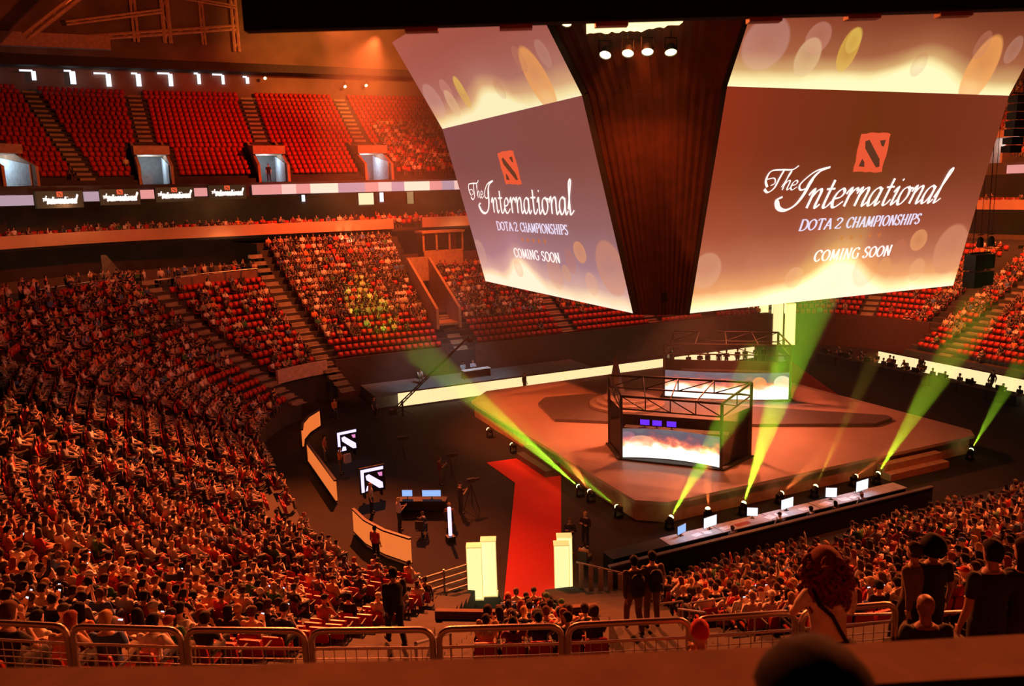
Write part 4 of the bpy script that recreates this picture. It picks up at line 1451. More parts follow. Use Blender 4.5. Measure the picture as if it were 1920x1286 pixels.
STAND_POSES = {
    'stand': (standing(), 'short', 'standing'),
    'stand_crossed': (standing(el=(-.26, .05, 1.13), er=(.26, .05, 1.13), wl=(.06, .17, 1.2), wr=(-.06, .2, 1.17), hnl=(0, -1, 0), hnr=(0, -1, 0)), 'long', 'standing with arms folded'),
    'stand_rail': (standing(el=(-.27, .12, 1.14), er=(.27, .12, 1.14), wl=(-.2, .34, 1.06), wr=(.2, .34, 1.06), pelvis=(0, -.06, .95), chest=(0, .02, 1.3), neck=(0, .05, 1.45), head=(0, .1, 1.6), hnl=(0, 0, -1), hnr=(0, 0, -1), curl=.9), 'short', 'leaning on the rail'),
    'stand_walk': (standing(kl=(-.1, .16, .52), al=(-.1, .2, .12), tl=(-.11, .35, .08), kr=(.1, .02, .5), ar=(.1, -.2, .13), tr=(.1, -.07, .05), el=(-.25, -.12, 1.12), wl=(-.22, -.1, .88), er=(.25, .08, 1.12), wr=(.2, .22, .94)), 'long', 'walking'),
    'stand_work': (standing(el=(-.25, .08, 1.14), er=(.25, .08, 1.14), wl=(-.1, .33, 1.22), wr=(.1, .33, 1.28), hnl=(1, 0, 0), hnr=(-1, 0, 0), nod=-.1, curl=.8), 'short', 'working with both hands'),
}
TPL = {k: figure(J, sl) for k, (J, sl, _) in {**POSES, **STAND_POSES}.items()}


def hair_mesh(kind):
    g = G()
    n = 16
    rr = random.Random(len(kind) * 7)

    def ring(z, rx, rf, rb, lift=0.0):
        return [(rx * cos(2 * pi * j / n) * (1 + rr.uniform(-.04, .04)), (sin(2 * pi * j / n) * (rf if sin(2 * pi * j / n) > 0 else rb)) * (1 + rr.uniform(-.04, .04)), z + (lift if sin(2 * pi * j / n) > .1 else 0.0) + rr.uniform(-.004, .004)) for j in range(n)]
    if kind == 'curly':
        for j in range(90):
            an, h0 = rr.uniform(0, 2 * pi), rr.uniform(-.1, .15)
            if sin(an) > .55 and h0 < .08:
                continue
            R0 = .165 * math.sqrt(max(.1, 1 - (h0 / .19) ** 2))
            ln = rr.uniform(.14, .3) if h0 < .08 else rr.uniform(.1, .2)
            g.tube([((R0 + .03 * sin(t * 9 + j) + .02 * t) * cos(an + .16 * sin(t * 11 + j * 2)), -.03 + (R0 + .03 * sin(t * 9 + j)) * sin(an + .16 * sin(t * 11 + j * 2)), h0 - ln * t) for t in [i / 9 for i in range(10)]], [.012, .018, .02, .021, .021, .02, .019, .017, .014, .006], 6)
    if kind == 'short':
        g.rings([ring(-.06, .072, .03, .095, .11), ring(.0, .087, .07, .113, .06), ring(.05, .09, .103, .117, .02), ring(.09, .08, .09, .104), ring(.12, .055, .06, .075), ring(.137, .02, .02, .028)])
    elif kind == 'tousled':
        g.rings([ring(-.05, .08, .03, .1, .11), ring(.01, .1, .075, .125, .06), ring(.06, .105, .115, .13, .02), ring(.11, .095, .1, .115), ring(.145, .065, .07, .08), ring(.16, .02, .02, .028)])
    elif kind == 'long':
        g.rings([ring(-.28, .085, -.05, .125), ring(-.2, .1, -.03, .13), ring(-.1, .1, .0, .125), ring(-.03, .098, .05, .12, .04), ring(.04, .095, .1, .12, .03), ring(.09, .082, .092, .106), ring(.12, .055, .06, .075), ring(.138, .02, .02, .028)])
    elif kind == 'curly':
        g.rings([ring(-.33, .10, -.06, .13), ring(-.27, .155, -.03, .19), ring(-.17, .18, .0, .2), ring(-.06, .17, .04, .19, .03), ring(.04, .15, .11, .17, .02), ring(.1, .125, .12, .145), ring(.15, .08, .08, .095), ring(.175, .03, .03, .04)])
    elif kind == 'afro':
        g.rings([ring(-.10, .12, .0, .14, .12), ring(-.03, .16, .08, .18, .06), ring(.05, .175, .14, .19, .02), ring(.13, .15, .13, .16), ring(.19, .09, .09, .1), ring(.22, .03, .03, .04)])
    elif kind == 'cap':
        g.rings([ring(.035, .086, .1, .112), ring(.06, .09, .104, .114), ring(.1, .082, .092, .104), ring(.13, .055, .06, .07), ring(.145, .02, .02, .025)])
        g.rings([[(.07 * cos(pi * j / 11), .08 + .11 * sin(pi * j / 11), z) for j in range(12)] for z in (.036, .048)])
    elif kind == 'beanie':
        g.rings([ring(.0, .085, .09, .112), ring(.04, .094, .106, .118), ring(.1, .085, .095, .106), ring(.145, .055, .06, .07), ring(.165, .02, .02, .03)])
    elif kind == 'ponytail':
        g.rings([ring(-.05, .076, .03, .1, .1), ring(.0, .087, .07, .113, .06), ring(.05, .09, .103, .117, .02), ring(.09, .08, .09, .104), ring(.12, .055, .06, .075), ring(.137, .02, .02, .028)])
        g.tube([(0, -.1, .05), (0, -.15, .03), (0, -.165, -.06), (0, -.15, -.17)], [.025, .034, .032, .012], 8)
    me = evaluated(g, [('SUBSURF', dict(levels=1))]) if kind in ('long', 'curly', 'afro') else g.mesh('hair', [], True)
    me.materials.clear()
    me.materials.append(cloth if kind in ('cap', 'beanie') else hair_mat)
    return me


HAIRS = {k: hair_mesh(k) for k in ('short', 'tousled', 'long', 'curly', 'afro', 'cap', 'beanie', 'ponytail')}
SHIRTS = [('black', (.012, .012, .014), 20), ('charcoal', (.04, .04, .045), 12), ('navy', (.02, .03, .09), 9), ('grey', (.26, .26, .27), 10), ('white', (.78, .76, .74), 17), ('red', (.55, .04, .03), 9), ('dark-green', (.03, .16, .06), 5), ('blue', (.06, .14, .42), 6), ('tan', (.48, .33, .19), 8),
          ('orange', (.75, .22, .05), 4), ('maroon', (.2, .02, .03), 5), ('cream', (.68, .58, .42), 5)]
HAIRC = [('black', (.012, .009, .008), 36), ('dark-brown', (.035, .018, .01), 30), ('brown', (.1, .05, .025), 18), ('fair', (.42, .26, .11), 9), ('auburn', (.22, .05, .02), 6)]
SKINS = [(.62, .40, .29), (.66, .45, .33), (.55, .34, .23), (.42, .25, .16), (.30, .17, .10), (.68, .48, .38)]
TROUSER = [(.02, .022, .03), (.04, .05, .09), (.03, .03, .03), (.2, .16, .11), (.09, .09, .1)]


def pick(tab, r):
    return r.choices(tab, [t[2] for t in tab])[0]


def person(label, pose, loc, rz, shirt, hairkind, hairc, skinc, trous, scale=1.0, group=None, shoes=False, shoec=(.02, .02, .02)):
    T = TPL[pose]
    o = link('person', T['body'], None, loc, rz)
    o.scale = (scale,) * 3
    o.color = (*skinc, 1)
    tag(o, label, 'person', group)
    for nm, me, c in (('shirt', T['shirt'], shirt), ('trousers', T['trousers'], trous)) + ((('shoes', T['shoes'], shoec),) if shoes else ()):
        ch = link(nm, me, o)
        ch.color = (*c, 1)
    if hairkind:
        h = link('hair' if hairkind not in ('cap', 'beanie') else hairkind, HAIRS[hairkind], o, T['head'])
        h.rotation_euler = (T['nod'], 0, T['yaw'])
        h.color = (*hairc, 1)
    return o


# low-detail copies of the same figures for the far stands
def joined_low(T, hairkind, nb=120, ns=70, nt=40, nh=40):
    parts = []
    for key, me, n in ((0, T['body'], nb), (1, T['shirt'], ns), (2, T['trousers'], nt), (3, HAIRS[hairkind], nh)):
        lo = evaluated(me.copy(), [('DECIMATE', dict(ratio=min(1, n / max(1, len(me.polygons) * 1.9)))), ('TRIANGULATE', {})])
        v = np.empty(len(lo.vertices) * 3, np.float32)
        lo.vertices.foreach_get('co', v)
        v = v.reshape(-1, 3)
        f = np.empty(len(lo.polygons) * 3, np.int32)
        lo.polygons.foreach_get('vertices', f)
        if key == 3:
            c, s = cos(T['yaw']), sin(T['yaw'])
            v = v @ np.array([[c, s, 0], [-s, c, 0], [0, 0, 1]], np.float32) + np.array(T['head'], np.float32)
        parts.append((v, f.reshape(-1, 3), key))
    V_, F_, K_, off = [], [], [], 0
    for v, f, k in parts:
        V_.append(v)
        F_.append(f + off)
        K_.append(np.full(len(v), k))
        off += len(v)
    return np.vstack(V_), np.vstack(F_), np.concatenate(K_)


LOWFIG = {(k, h): joined_low(TPL[k], h) for k, h in (('lap', 'short'), ('lap', 'cap'), ('crossed', 'tousled'), ('lean', 'short'), ('phone', 'short'), ('clap', 'short'), ('raise', 'tousled'), ('turned', 'long'), ('chin', 'short'), ('lap', 'long'))}
LOWSTAND = {(k, h): joined_low(TPL[k], h) for k, h in (('stand', 'short'), ('stand_crossed', 'cap'), ('stand_walk', 'long'))}


def merged(name, items, mat):
    """items: (verts, tris, per-vertex colours) already in place, as one object"""
    nv = sum(len(i[0]) for i in items)
    Vv = np.vstack([i[0] for i in items]).astype(np.float32)
    offs = np.cumsum([0] + [len(i[0]) for i in items[:-1]])
    F = np.vstack([i[1] + o for i, o in zip(items, offs)]).astype(np.int32)
    Cc = np.vstack([i[2] for i in items]).astype(np.float32)
    me = bpy.data.meshes.new(name)
    w = F.shape[1]
    me.vertices.add(nv)
    me.vertices.foreach_set('co', Vv.ravel())
    me.loops.add(F.size)
    me.loops.foreach_set('vertex_index', F.ravel())
    me.polygons.add(len(F))
    me.polygons.foreach_set('loop_start', np.arange(0, F.size, w, dtype=np.int32))
    me.update(calc_edges=True)
    at = me.color_attributes.new('tint', 'FLOAT_COLOR', 'POINT')
    at.data.foreach_set('color', np.hstack([Cc, np.ones((nv, 1), np.float32)]).ravel())
    me.materials.append(mat)
    return link(name, me)


def stand_in_place(tpl, x, y, z, rz, scale, cols):
    v, f, k = tpl
    c, s = cos(rz), sin(rz)
    v = v * scale @ np.array([[c, s, 0], [-s, c, 0], [0, 0, 1]], np.float32) + np.array([x, y, z], np.float32)
    return v, f, np.array(cols, np.float32)[k]


# ------------------------------------------------------------------ seats
def seat_boxes(pan_up):
    """the seat: backrest, pan, two armrests, pedestal; origin on the tread, facing +y"""
    back = G()
    back.rings([[(x * w, y, z) for x, y in ((-.235, -.23), (.235, -.23), (.235, -.19), (-.235, -.19))] for z, w in ((.42, .9),)] + [[(x * w, y + dy, z) for x, y in ((-.235, -.23), (.235, -.23), (.235, -.19), (-.235, -.19))] for z, w, dy in ((.5, 1, -.01), (.72, 1, -.045), (.83, .96, -.065), (.86, .86, -.07))])
    pan = G()
    if pan_up:
        pan.hexa([(-.21, -.17, .42), (.21, -.17, .42), (.21, -.1, .42), (-.21, -.1, .42), (-.2, -.2, .80), (.2, -.2, .80), (.2, -.14, .80), (-.2, -.14, .80)])
    else:
        pan.hexa([(-.21, -.19, .38), (.21, -.19, .38), (.21, .22, .40), (-.21, .22, .40), (-.21, -.19, .43), (.21, -.19, .43), (.21, .22, .44), (-.21, .22, .44)])
    arms = []
    for s in (-1, 1):
        a = G()
        a.hexa([(s * .25 - .02, -.2, .6), (s * .25 + .02, -.2, .6), (s * .25 + .02, .12, .61), (s * .25 - .02, .12, .61), (s * .25 - .02, -.2, .635), (s * .25 + .02, -.2, .635), (s * .25 + .02, .12, .64), (s * .25 - .02, .12, .64)])
        a.box((s * .25, -.16, .42), (.03, .05, .38))
        arms.append(a)
    ped = G()
    ped.box((0, -.2, .2), (.46, .05, .06))
    ped.box((0, -.2, .03), (.06, .14, .06))
    ped.box((0, -.2, .22), (.05, .05, .4))
    return back, pan, arms, ped


SEAT = {}
for up in (0, 1):
    b, p, ar, pd = seat_boxes(up)
    SEAT[up] = [('backrest', b.mesh('backrest', red_plastic)), ('seat_pan', p.mesh('seat_pan', red_cloth)), ('armrest', ar[0].mesh('armrest', dark)), ('armrest', ar[1].mesh('armrest', dark)), ('pedestal', pd.mesh('pedestal', black_metal))]


def low_seat(pan_up):
    v = [(-.23, -.20, .40), (.23, -.20, .40), (.22, -.27, .86), (-.22, -.27, .86), (-.23, -.24, .40), (.23, -.24, .40), (.22, -.31, .86), (-.22, -.31, .86)]
    f = [(0, 1, 2, 3), (5, 4, 7, 6), (3, 2, 6, 7), (1, 5, 6, 2), (4, 0, 3, 7), (0, 4, 5, 1)]
    if pan_up:
        p = [(-.2, -.18, .42), (.2, -.18, .42), (.2, -.1, .42), (-.2, -.1, .42), (-.2, -.21, .78), (.2, -.21, .78), (.2, -.14, .78), (-.2, -.14, .78)]
    else:
        p = [(-.2, -.19, .38), (.2, -.19, .38), (.2, .22, .38), (-.2, .22, .38), (-.2, -.19, .43), (.2, -.19, .43), (.2, .22, .43), (-.2, .22, .43)]
    v += p
    f += [tuple(8 + i for i in q) for q in ((3, 2, 1, 0), (4, 5, 6, 7), (0, 1, 5, 4), (1, 2, 6, 5), (2, 3, 7, 6), (3, 0, 4, 7))]
    return np.array(v, np.float32), np.array(f, np.int32), np.zeros(len(v), int)


LOWSEAT = (low_seat(0), low_seat(1))
SEATC = [(.50, .03, .02)]


def occupancy(q, k):
    if q < 1.15:
        return (.94 if k > 3 else -1) if q < 1.06 else (.9 if k > 9 else -1)
    if q < 1.20:
        return .3 if k > 9 else -1
    if q < 1.326:
        return .99
    if q < 1.45:
        return .4 if k < 20 else .85
    if q < 1.6:
        return .9 if k > 8 else .55
    if q < 3.0:
        return .95 if k > 1 else .7
    if q < 3.57:
        return (.92 if k < 12 else .6) if q < 3.35 else (.75 if k > 6 else .12)
    if q < 3.86:
        return .42
    if q < 4.262:
        return .95 if k >= 10 else (.5 if k >= 7 else .03)
    if q < 5:
        return .9 if k >= 8 else .06
    if q < 5.9:
        return .12
    return .95 if k >= 7 else (.5 if k >= 4 else .12)


AQ = sorted(AISLES)
SEATS = []
bounds = sorted(set([0.0, 7.4] + AQ + [1.156, 1.311, 2.25, 3.0, 3.57, 3.86, 4.215, 4.262, 5.0, 6.0]))
for q0, q1, k0, k1 in TIERS:
    inner = [q0] + [b for b in AQ if q0 < b < q1] + [q1]
    for a, b in zip(inner, inner[1:]):
        for k in range(k0, k1 + 1):
            if q0 == 4.215:
                continue
            d = row_d(k) + .52
            for i, (x, y, nx, ny, q) in enumerate(LOW.walk(a, b, d, .56, .78)):
                if 2.0 < q < 2.25 and k > 24:
                    continue
                z = tier_z(q, k)
                px, py, dp = pix(x, y, z + .8)
                if occupancy(q, k) < 0 or (k > 15 and (1.17 < q < 1.215 or 1.31 < q < 1.348)) or (k > 23 and 1.135 < q < 1.19):
                    continue
                if dp < 1 or not (-160 < px < 2080 and -160 < py < 1420):
                    continue
                inside = -10 < px < 1930 and -10 < py < 1300
                SEATS.append(dict(x=x, y=y, z=z, rz=math.atan2(-ny, -nx) - pi / 2, q=q, k=k, i=i, sec=a, dp=dp, px=px, py=py, inside=inside, occ=RN.random() < occupancy(q, k)))
CROWD, SEATMESH = [], []
SECN = [(1.158, 'right block'), (1.20, 'carpet-right block'), (1.326, 'block behind carpet'), (1.45, 'carpet-left block'), (1.66, 'left bend block'), (2.02, 'left corner block'), (3.0, 'left end block'), (9, 'far block')]


def nth(i):
    return f"{i}{'th' if 10 <= i % 100 <= 20 else {1: 'st', 2: 'nd', 3: 'rd'}.get(i % 10, 'th')}"


def secname(q):
    for b, n in SECN:
        if q < b:
            return n
    return 'far block'


def sitter_cols(r):
    sh, hc = pick(SHIRTS, r), pick(HAIRC, r)
    return sh, hc, r.choice(SKINS), r.choice(TROUSER)


# the lit phones seen in the stands, by where their holder sits
near_people = sorted((s for s in SEATS if s['occ'] and s['inside']), key=lambda s: s['dp'])[:240]
near_ids = {id(s) for s in near_people}
near_seats = sorted((s for s in SEATS if s['inside']), key=lambda s: s['dp'] * (.7 if not s['occ'] else 1.0))[:296]
seat_ids = {id(s) for s in near_seats}
PHONE_PX = [(140, 1083), (128, 1105), (530, 1120), (548, 1095), (165, 920), (90, 910), (1430, 1134), (1455, 1073), (1655, 1070), (300, 1000), (1750, 960), (1600, 985)]
phone_for = set()
for (a, b) in PHONE_PX:
    c = [s for s in near_people if id(s) not in phone_for]
    if c:
        phone_for.add(id(min(c, key=lambda s: (s['px'] - a) ** 2 + (s['py'] - b) ** 2)))
phone_case = None


def make_phone(loc, rz, label, tilt=.9):
    global phone_case
    if phone_case is None:
        g = G()
        g.box((0, 0, 0), (.078, .012, .15))
        h = G()
        h.box((0, -.008, 0), (.07, .004, .14))
        phone_case = g.mesh('case', black_metal), h.mesh('screen', WHITE_SCREEN)
    o = thing('phone', label, 'phone', loc, 0, 'lit phones in the stands')
    o.rotation_euler = (tilt, 0, rz)
    link('case', phone_case[0], o)
    link('screen', phone_case[1], o)
    return o


pose_names = list(POSES)
for s in SEATS:
    r = random.Random(int(s['q'] * 1e4) * 100 + s['k'] * 7 + s['i'])
    pos = (s['x'], s['y'], s['z'])
    secn = secname(s['q'])
    row = 27 - s['k']
    if id(s) in seat_ids:
        o = thing('stadium_seat', None, 'seat', pos, s['rz'], 'red seats of the near rows')
        tag(o, f"red {'occupied seat' if s['occ'] else 'empty folded seat'}, {secn}, row {row} down from railing, {nth(s['i'] + 1)} along")
        for nm, me in SEAT[0 if s['occ'] else 1]:
            link(nm, me, o)
    else:
        SEATMESH.append(stand_in_place(LOWSEAT[0 if s['occ'] else 1], *pos, s['rz'], 1.0, SEATC))
    if s['occ']:
        sh, hc, sk, tr = sitter_cols(r)
        rz = s['rz'] + r.uniform(-.22, .22)
        fx, fy = cos(s['rz'] + pi / 2), sin(s['rz'] + pi / 2)
        p = (s['x'] - fx * .0, s['y'] - fy * .0, s['z'] + .018)
        if id(s) in near_ids:
            pose = 'phone' if id(s) in phone_for else r.choices(pose_names, [28, 16, 18, 6, 4, 2, 12, 14])[0]
            hk = r.choices(['short', 'tousled', 'long', 'ponytail', 'cap', 'beanie', 'afro'], [40, 20, 14, 6, 12, 4, 2])[0]
            hcol = hc[1] if hk not in ('cap', 'beanie') else pick(SHIRTS, r)[1]
            hn = f"{hc[0]} hair" if hk not in ('cap', 'beanie') else hk
            sc = r.uniform(.94, 1.05)
            person(f"person, {sh[0]} shirt, {hn}, {POSES[pose][2]}, {secn}, row {row} down, {nth(s['i'] + 1)} along", pose, p, rz, sh[1], hk, hcol, sk, tr, sc, 'seated crowd near the railing')
            if pose == 'phone':
                q = Matrix.Rotation(rz, 3, 'Z') @ V((0, .375, .905)) * sc + V(p)
                make_phone(q, rz, f"lit phone held by {sh[0]}-shirted person, {secn}, row {row} down, {nth(s['i'] + 1)} along", -.5)
        else:
            keys = list(LOWFIG)
            t = LOWFIG[r.choices(keys, [18, 9, 16, 16, 5, 4, 2, 10, 11, 9])[0]]
            CROWD.append(stand_in_place(t, *p, rz, r.uniform(.94, 1.05), [sk, sh[1], tr, hc[1]]))
# upper deck and club level
for k in range(1, UK):
    for a, b in ((3.30, 3.42), (3.42, 3.62), (3.62, 3.79), (3.79, 3.9615), (3.9615, 4.15), (4.15, 4.319), (4.319, 4.578), (4.578, 4.766), (4.766, 5.0), (5.0, 5.4), (5.4, 6.02), (6.02, 6.55)):
        for (x, y, nx, ny, q) in UP.walk(a, b, up_d(k) + .45, .56, .85):
            px, py, dp = pix(x, y, up_z(k) + .6)
            if not (-150 < px < 2070 and py > -60):
                continue
            if k < 8 and any(abs((x - vx) * vny - (y - vy) * vnx) < 2.0 for vx, vy, vnx, vny in UVOMS if (x - vx) ** 2 + (y - vy) ** 2 < 90):
                continue
            rz = math.atan2(-ny, -nx) - pi / 2
            pr = .75 if (-9.5 < x < 0 and k < 13) else (.5 if x > 30 else (.02 if k < 6 else 0))
            oc = RN.random() < pr
            SEATMESH.append(stand_in_place(LOWSEAT[0 if oc else 1], x, y, up_z(k), rz, 1.0, SEATC))
            if oc:
                sh, hc, sk, tr = sitter_cols(RN)
                CROWD.append(stand_in_place(LOWFIG[RN.choice(list(LOWFIG))], x, y, up_z(k), rz, 1, [sk, sh[1], tr, hc[1]]))
for k in range(2):
    for (x, y, nx, ny, q) in UP.walk(3.2, 6.6, 1.0 + .9 * k, .6, .5):
        px, py, dp = pix(x, y, 14)
        if not (-150 < px < 2070):
            continue
        rz = math.atan2(-ny, -nx) - pi / 2
        z = 13.45 + .35 * k
        oc = RN.random() < .55
        SEATMESH.append(stand_in_place(LOWSEAT[0 if oc else 1], x, y, z, rz, 1.0, SEATC))
        if oc:
            sh, hc, sk, tr = sitter_cols(RN)
            CROWD.append(stand_in_place(LOWFIG[RN.choice(list(LOWFIG))], x, y, z, rz, 1, [sk, sh[1], tr, hc[1]]))
        elif RN.random() < .12:
            sh, hc, sk, tr = sitter_cols(RN)
            CROWD.append(stand_in_place(LOWSTAND[RN.choice(list(LOWSTAND))], x + nx * 2.2, y + ny * 2.2, 13.45, rz, 1, [sk, sh[1], tr, hc[1]]))
for _i in range(70):   # people standing about on the decks behind the far left rows
    _q = RN.uniform(3.15, 3.84)
    _d = RN.uniform(18.6, 23) if _q < 3.57 else RN.uniform(18.0, 22)
    x, y, nx, ny = LOW.P(_q, _d)
    sh, hc, sk, tr = sitter_cols(RN)
    CROWD.append(stand_in_place(LOWSTAND[RN.choice(list(LOWSTAND))], x, y, tier_z(3.58, 17) if _q > 3.57 else tier_z(3.01, 19), math.atan2(-ny, -nx) - pi / 2 + RN.uniform(-.8, .8), 1, [sk, sh[1], tr, hc[1]]))
c = merged('crowd', CROWD, crowd_mat)
tag(c, 'thousands of spectators filling the stands around the arena', 'crowd', None, 'stuff')
c = merged('stadium_seats', SEATMESH, M('far_seat_plastic', (.5, .03, .02), .45, tint='attr', var=.1))
tag(c, 'rows upon rows of red stadium seats around the arena', 'seats', None, 'stuff')
# ---- PART 6 ----
# ------------------------------------------------------------------ near railing, parapet and the people at it
RAIL_D, RAIL_TOP = 26.4, WALK_Z + 1.05


def rail_panel(q0, q1, label):
    x0, y0, _, _ = LOW.P(q0, RAIL_D)
    x1, y1, _, _ = LOW.P(q1, RAIL_D)
    a, b = V((x0, y0, 0)), V((x1, y1, 0))
    d = (b - a)
    L = d.length - .07
    d.normalize()
    c = (a + b) / 2
    o = thing('railing_panel', label, 'railing', (c.x, c.y, WALK_Z), math.atan2(d.y, d.x), 'railing panels along the walkway edge')
    h, r = 1.05, .12
    h2 = L / 2
    pts = [(-h2, 0, .0), (-h2, 0, h - r)] + [(-h2 + r - r * cos(t), 0, h - r + r * sin(t)) for t in (pi / 8, pi / 4, 3 * pi / 8)] + [(-h2 + r, 0, h), (h2 - r, 0, h)] + [(h2 - r + r * sin(t), 0, h - r + r * cos(t)) for t in (pi / 8, pi / 4, 3 * pi / 8)] + [(h2, 0, h - r), (h2, 0, 0)]
    g = G()
    g.tube(pts, .033, 10)
    g.build('frame', steel, o, smooth=True)
    for z, rr in ((h - .2, .016), (.12, .016)):
        g = G()
        g.tube([(-h2, 0, z), (h2, 0, z)], rr, 8)
        g.build('rail', steel, o)
    g = G()
    for i in range(1, 9):
        g.tube([(-h2, 0, .12 + i * .077), (h2, 0, .12 + i * .077)], .006, 5, caps=False)
    n = int(L / .11)
    for i in range(1, n):
        g.tube([(-h2 + L * i / n, 0, .12), (-h2 + L * i / n, 0, h - .2)], .005, 5, caps=False)
    g.build('wire_mesh', steel, o)
    return o


gaps = [1.353, 1.330, 1.306, 1.282, 1.258, 1.234, 1.2135, 1.1935]
qs = [1.353 + .0235 * i for i in range(12, 0, -1)] + gaps
vis = 0
for a, b in zip(qs, qs[1:]):
    x, y, _, _ = LOW.P((a + b) / 2, RAIL_D)
    px, py, dp = pix(x, y, RAIL_TOP)
    if px < -200:
        continue
    vis += 1
    rail_panel(a, b, f"metal railing panel with rounded corners and wire mesh, {nth(vis)} from the left along the walkway")
# walkway front wall below the railing, parapet in front of the camera, its ledge, and the floor behind
ledge_mat = M('ledge_concrete', (.20, .11, .08), .85, var=.25, scale=5, bump=.1)
g = G()
LOW.band(g, 0.9, 1.7, 31.62, 31.84, 15.12, 15.315, 0, 60)
struct('trim_ledge', g, ledge_mat)
g = G()
LOW.band(g, 0.9, 1.7, 31.66, 31.84, WALK_Z, 15.12, 0, 60)
struct('wall_parapet', g, ledge_mat)
g = G()
LOW.band(g, 0.9, 1.7, 31.84, 36, 14.3, 14.6, 0, 60)
struct('floor_camera_row', g, dark)


def face_to(x, y, tx, ty):
    return math.atan2(ty - y, tx - x) - pi / 2


ctr = lambda x, y: face_to(x, y, -18.5, -7.5)
# woman leaning at the rail, with a shoulder bag
x, y, _, _ = LOW.P(1.2119, RAIL_D + .42)
w = person('person leaning on the railing, long curly red hair, white shirt, dark shoulder strap', 'stand_rail', (x, y, WALK_Z), ctr(x, y) - .1, (.66, .60, .57), 'curly', (.16, .03, .012), (.66, .45, .34), (.03, .03, .05), 1.06, None, True)
for c_ in w.children:
    if c_.name.startswith('hair'):
        c_.scale = (1.2, 1.2, 1.15)
g = G()
g.tube([(-.14, -.16, 1.36), (-.02, -.175, 1.25), (.06, -.165, 1.1), (.13, -.15, .98)], [.02] * 4, 6)
g.tube([(-.14, -.16, 1.36), (-.16, -.04, 1.45), (-.13, .1, 1.36)], [.02] * 3, 6)
st_ = g.build('bag_strap', black, w)
bag = thing('handbag', 'black shoulder bag hanging at the hip of the red-haired person', 'bag', (x, y, WALK_Z), ctr(x, y) - .1)
g = G()
g.rings([[tuple(V((.27, -.02, z)) + V((rx * cos(2 * pi * j / 12), ry * sin(2 * pi * j / 12), 0))) for j in range(12)] for z, rx, ry in ((.64, .05, .1), (.68, .075, .15), (.84, .07, .15), (.93, .05, .12), (.95, .02, .05))])
g.build('body', black, bag, smooth=True)
g = G()
g.tube([(.2, -.12, .93), (.16, -.13, 1.02), (.13, -.145, 1.0)], [.012] * 3, 6)
g.build('strap', black, bag)
# a folding chair with a bald man in a dark jacket behind the rail
x, y, _, _ = LOW.P(1.1935, RAIL_D + .42)
ch = thing('folding_chair', 'dark folding chair under the bald person by the railing', 'chair', (x, y, WALK_Z), ctr(x, y))
g = G()
g.box((0, 0, .44), (.44, .42, .05))
g.build('seat', dark, ch)
g = G()
g.rings([[(a, -.24 + dy, z) for a, dy in ((-.23, -.02), (.23, -.02), (.23, .02), (-.23, .02))] for z in (.55, .92)])
g.build('backrest', dark, ch)
for sx in (-1, 1):
    g = G()
    g.tube([(sx * .2, .2, 0), (sx * .22, -.24, .92)], .013, 6)
    g.build('leg', steel, ch)
    g = G()
    g.tube([(sx * .23, -.26, 0), (sx * .2, .16, .44)], .013, 6)
    g.build('leg', steel, ch)
person('bald person in a black jacket seated in a dark chair behind the railing', 'lap', (x, y, WALK_Z + .03), ctr(x, y) - .15, (.008, .008, .01), None, (0, 0, 0), (.24, .11, .06), (.01, .01, .012), 1.02)
x, y, _, _ = LOW.P(1.180, RAIL_D + .36)
person('tall person in a black top with dark hair, beside the stair opening', 'stand', (x, y, WALK_Z), ctr(x, y), (.006, .007, .01), 'short', (.01, .008, .007), (.4, .22, .15), (.01, .012, .02), 1.06, None, True)
x, y, _, _ = LOW.P(1.1735, RAIL_D + .36)
person('standing person in a black coat with long dark hair at the picture edge', 'stand_crossed', (x, y, WALK_Z), ctr(x, y) + .2, (.008, .006, .008), 'long', (.02, .01, .008), (.45, .26, .18), (.012, .01, .01), 1.05, None, True)
x, y, _, _ = LOW.P(1.1632, 24.36)
person('person in an olive long-sleeved top standing on the top stair row', 'stand_walk', (x, y, 10.34), ctr(x, y) + .4, (.16, .10, .05), 'short', (.05, .03, .02), (.5, .3, .2), (.02, .02, .02), 1.0, None, True)
x, y, _, _ = LOW.P(1.1587, 24.42)
person('person with a huge black afro and black top on the top stair row', 'stand', (x, y, 10.34), ctr(x, y) - .3, (.006, .006, .007), 'afro', (.006, .005, .005), (.3, .17, .1), (.01, .01, .01), 1.02, None, True)
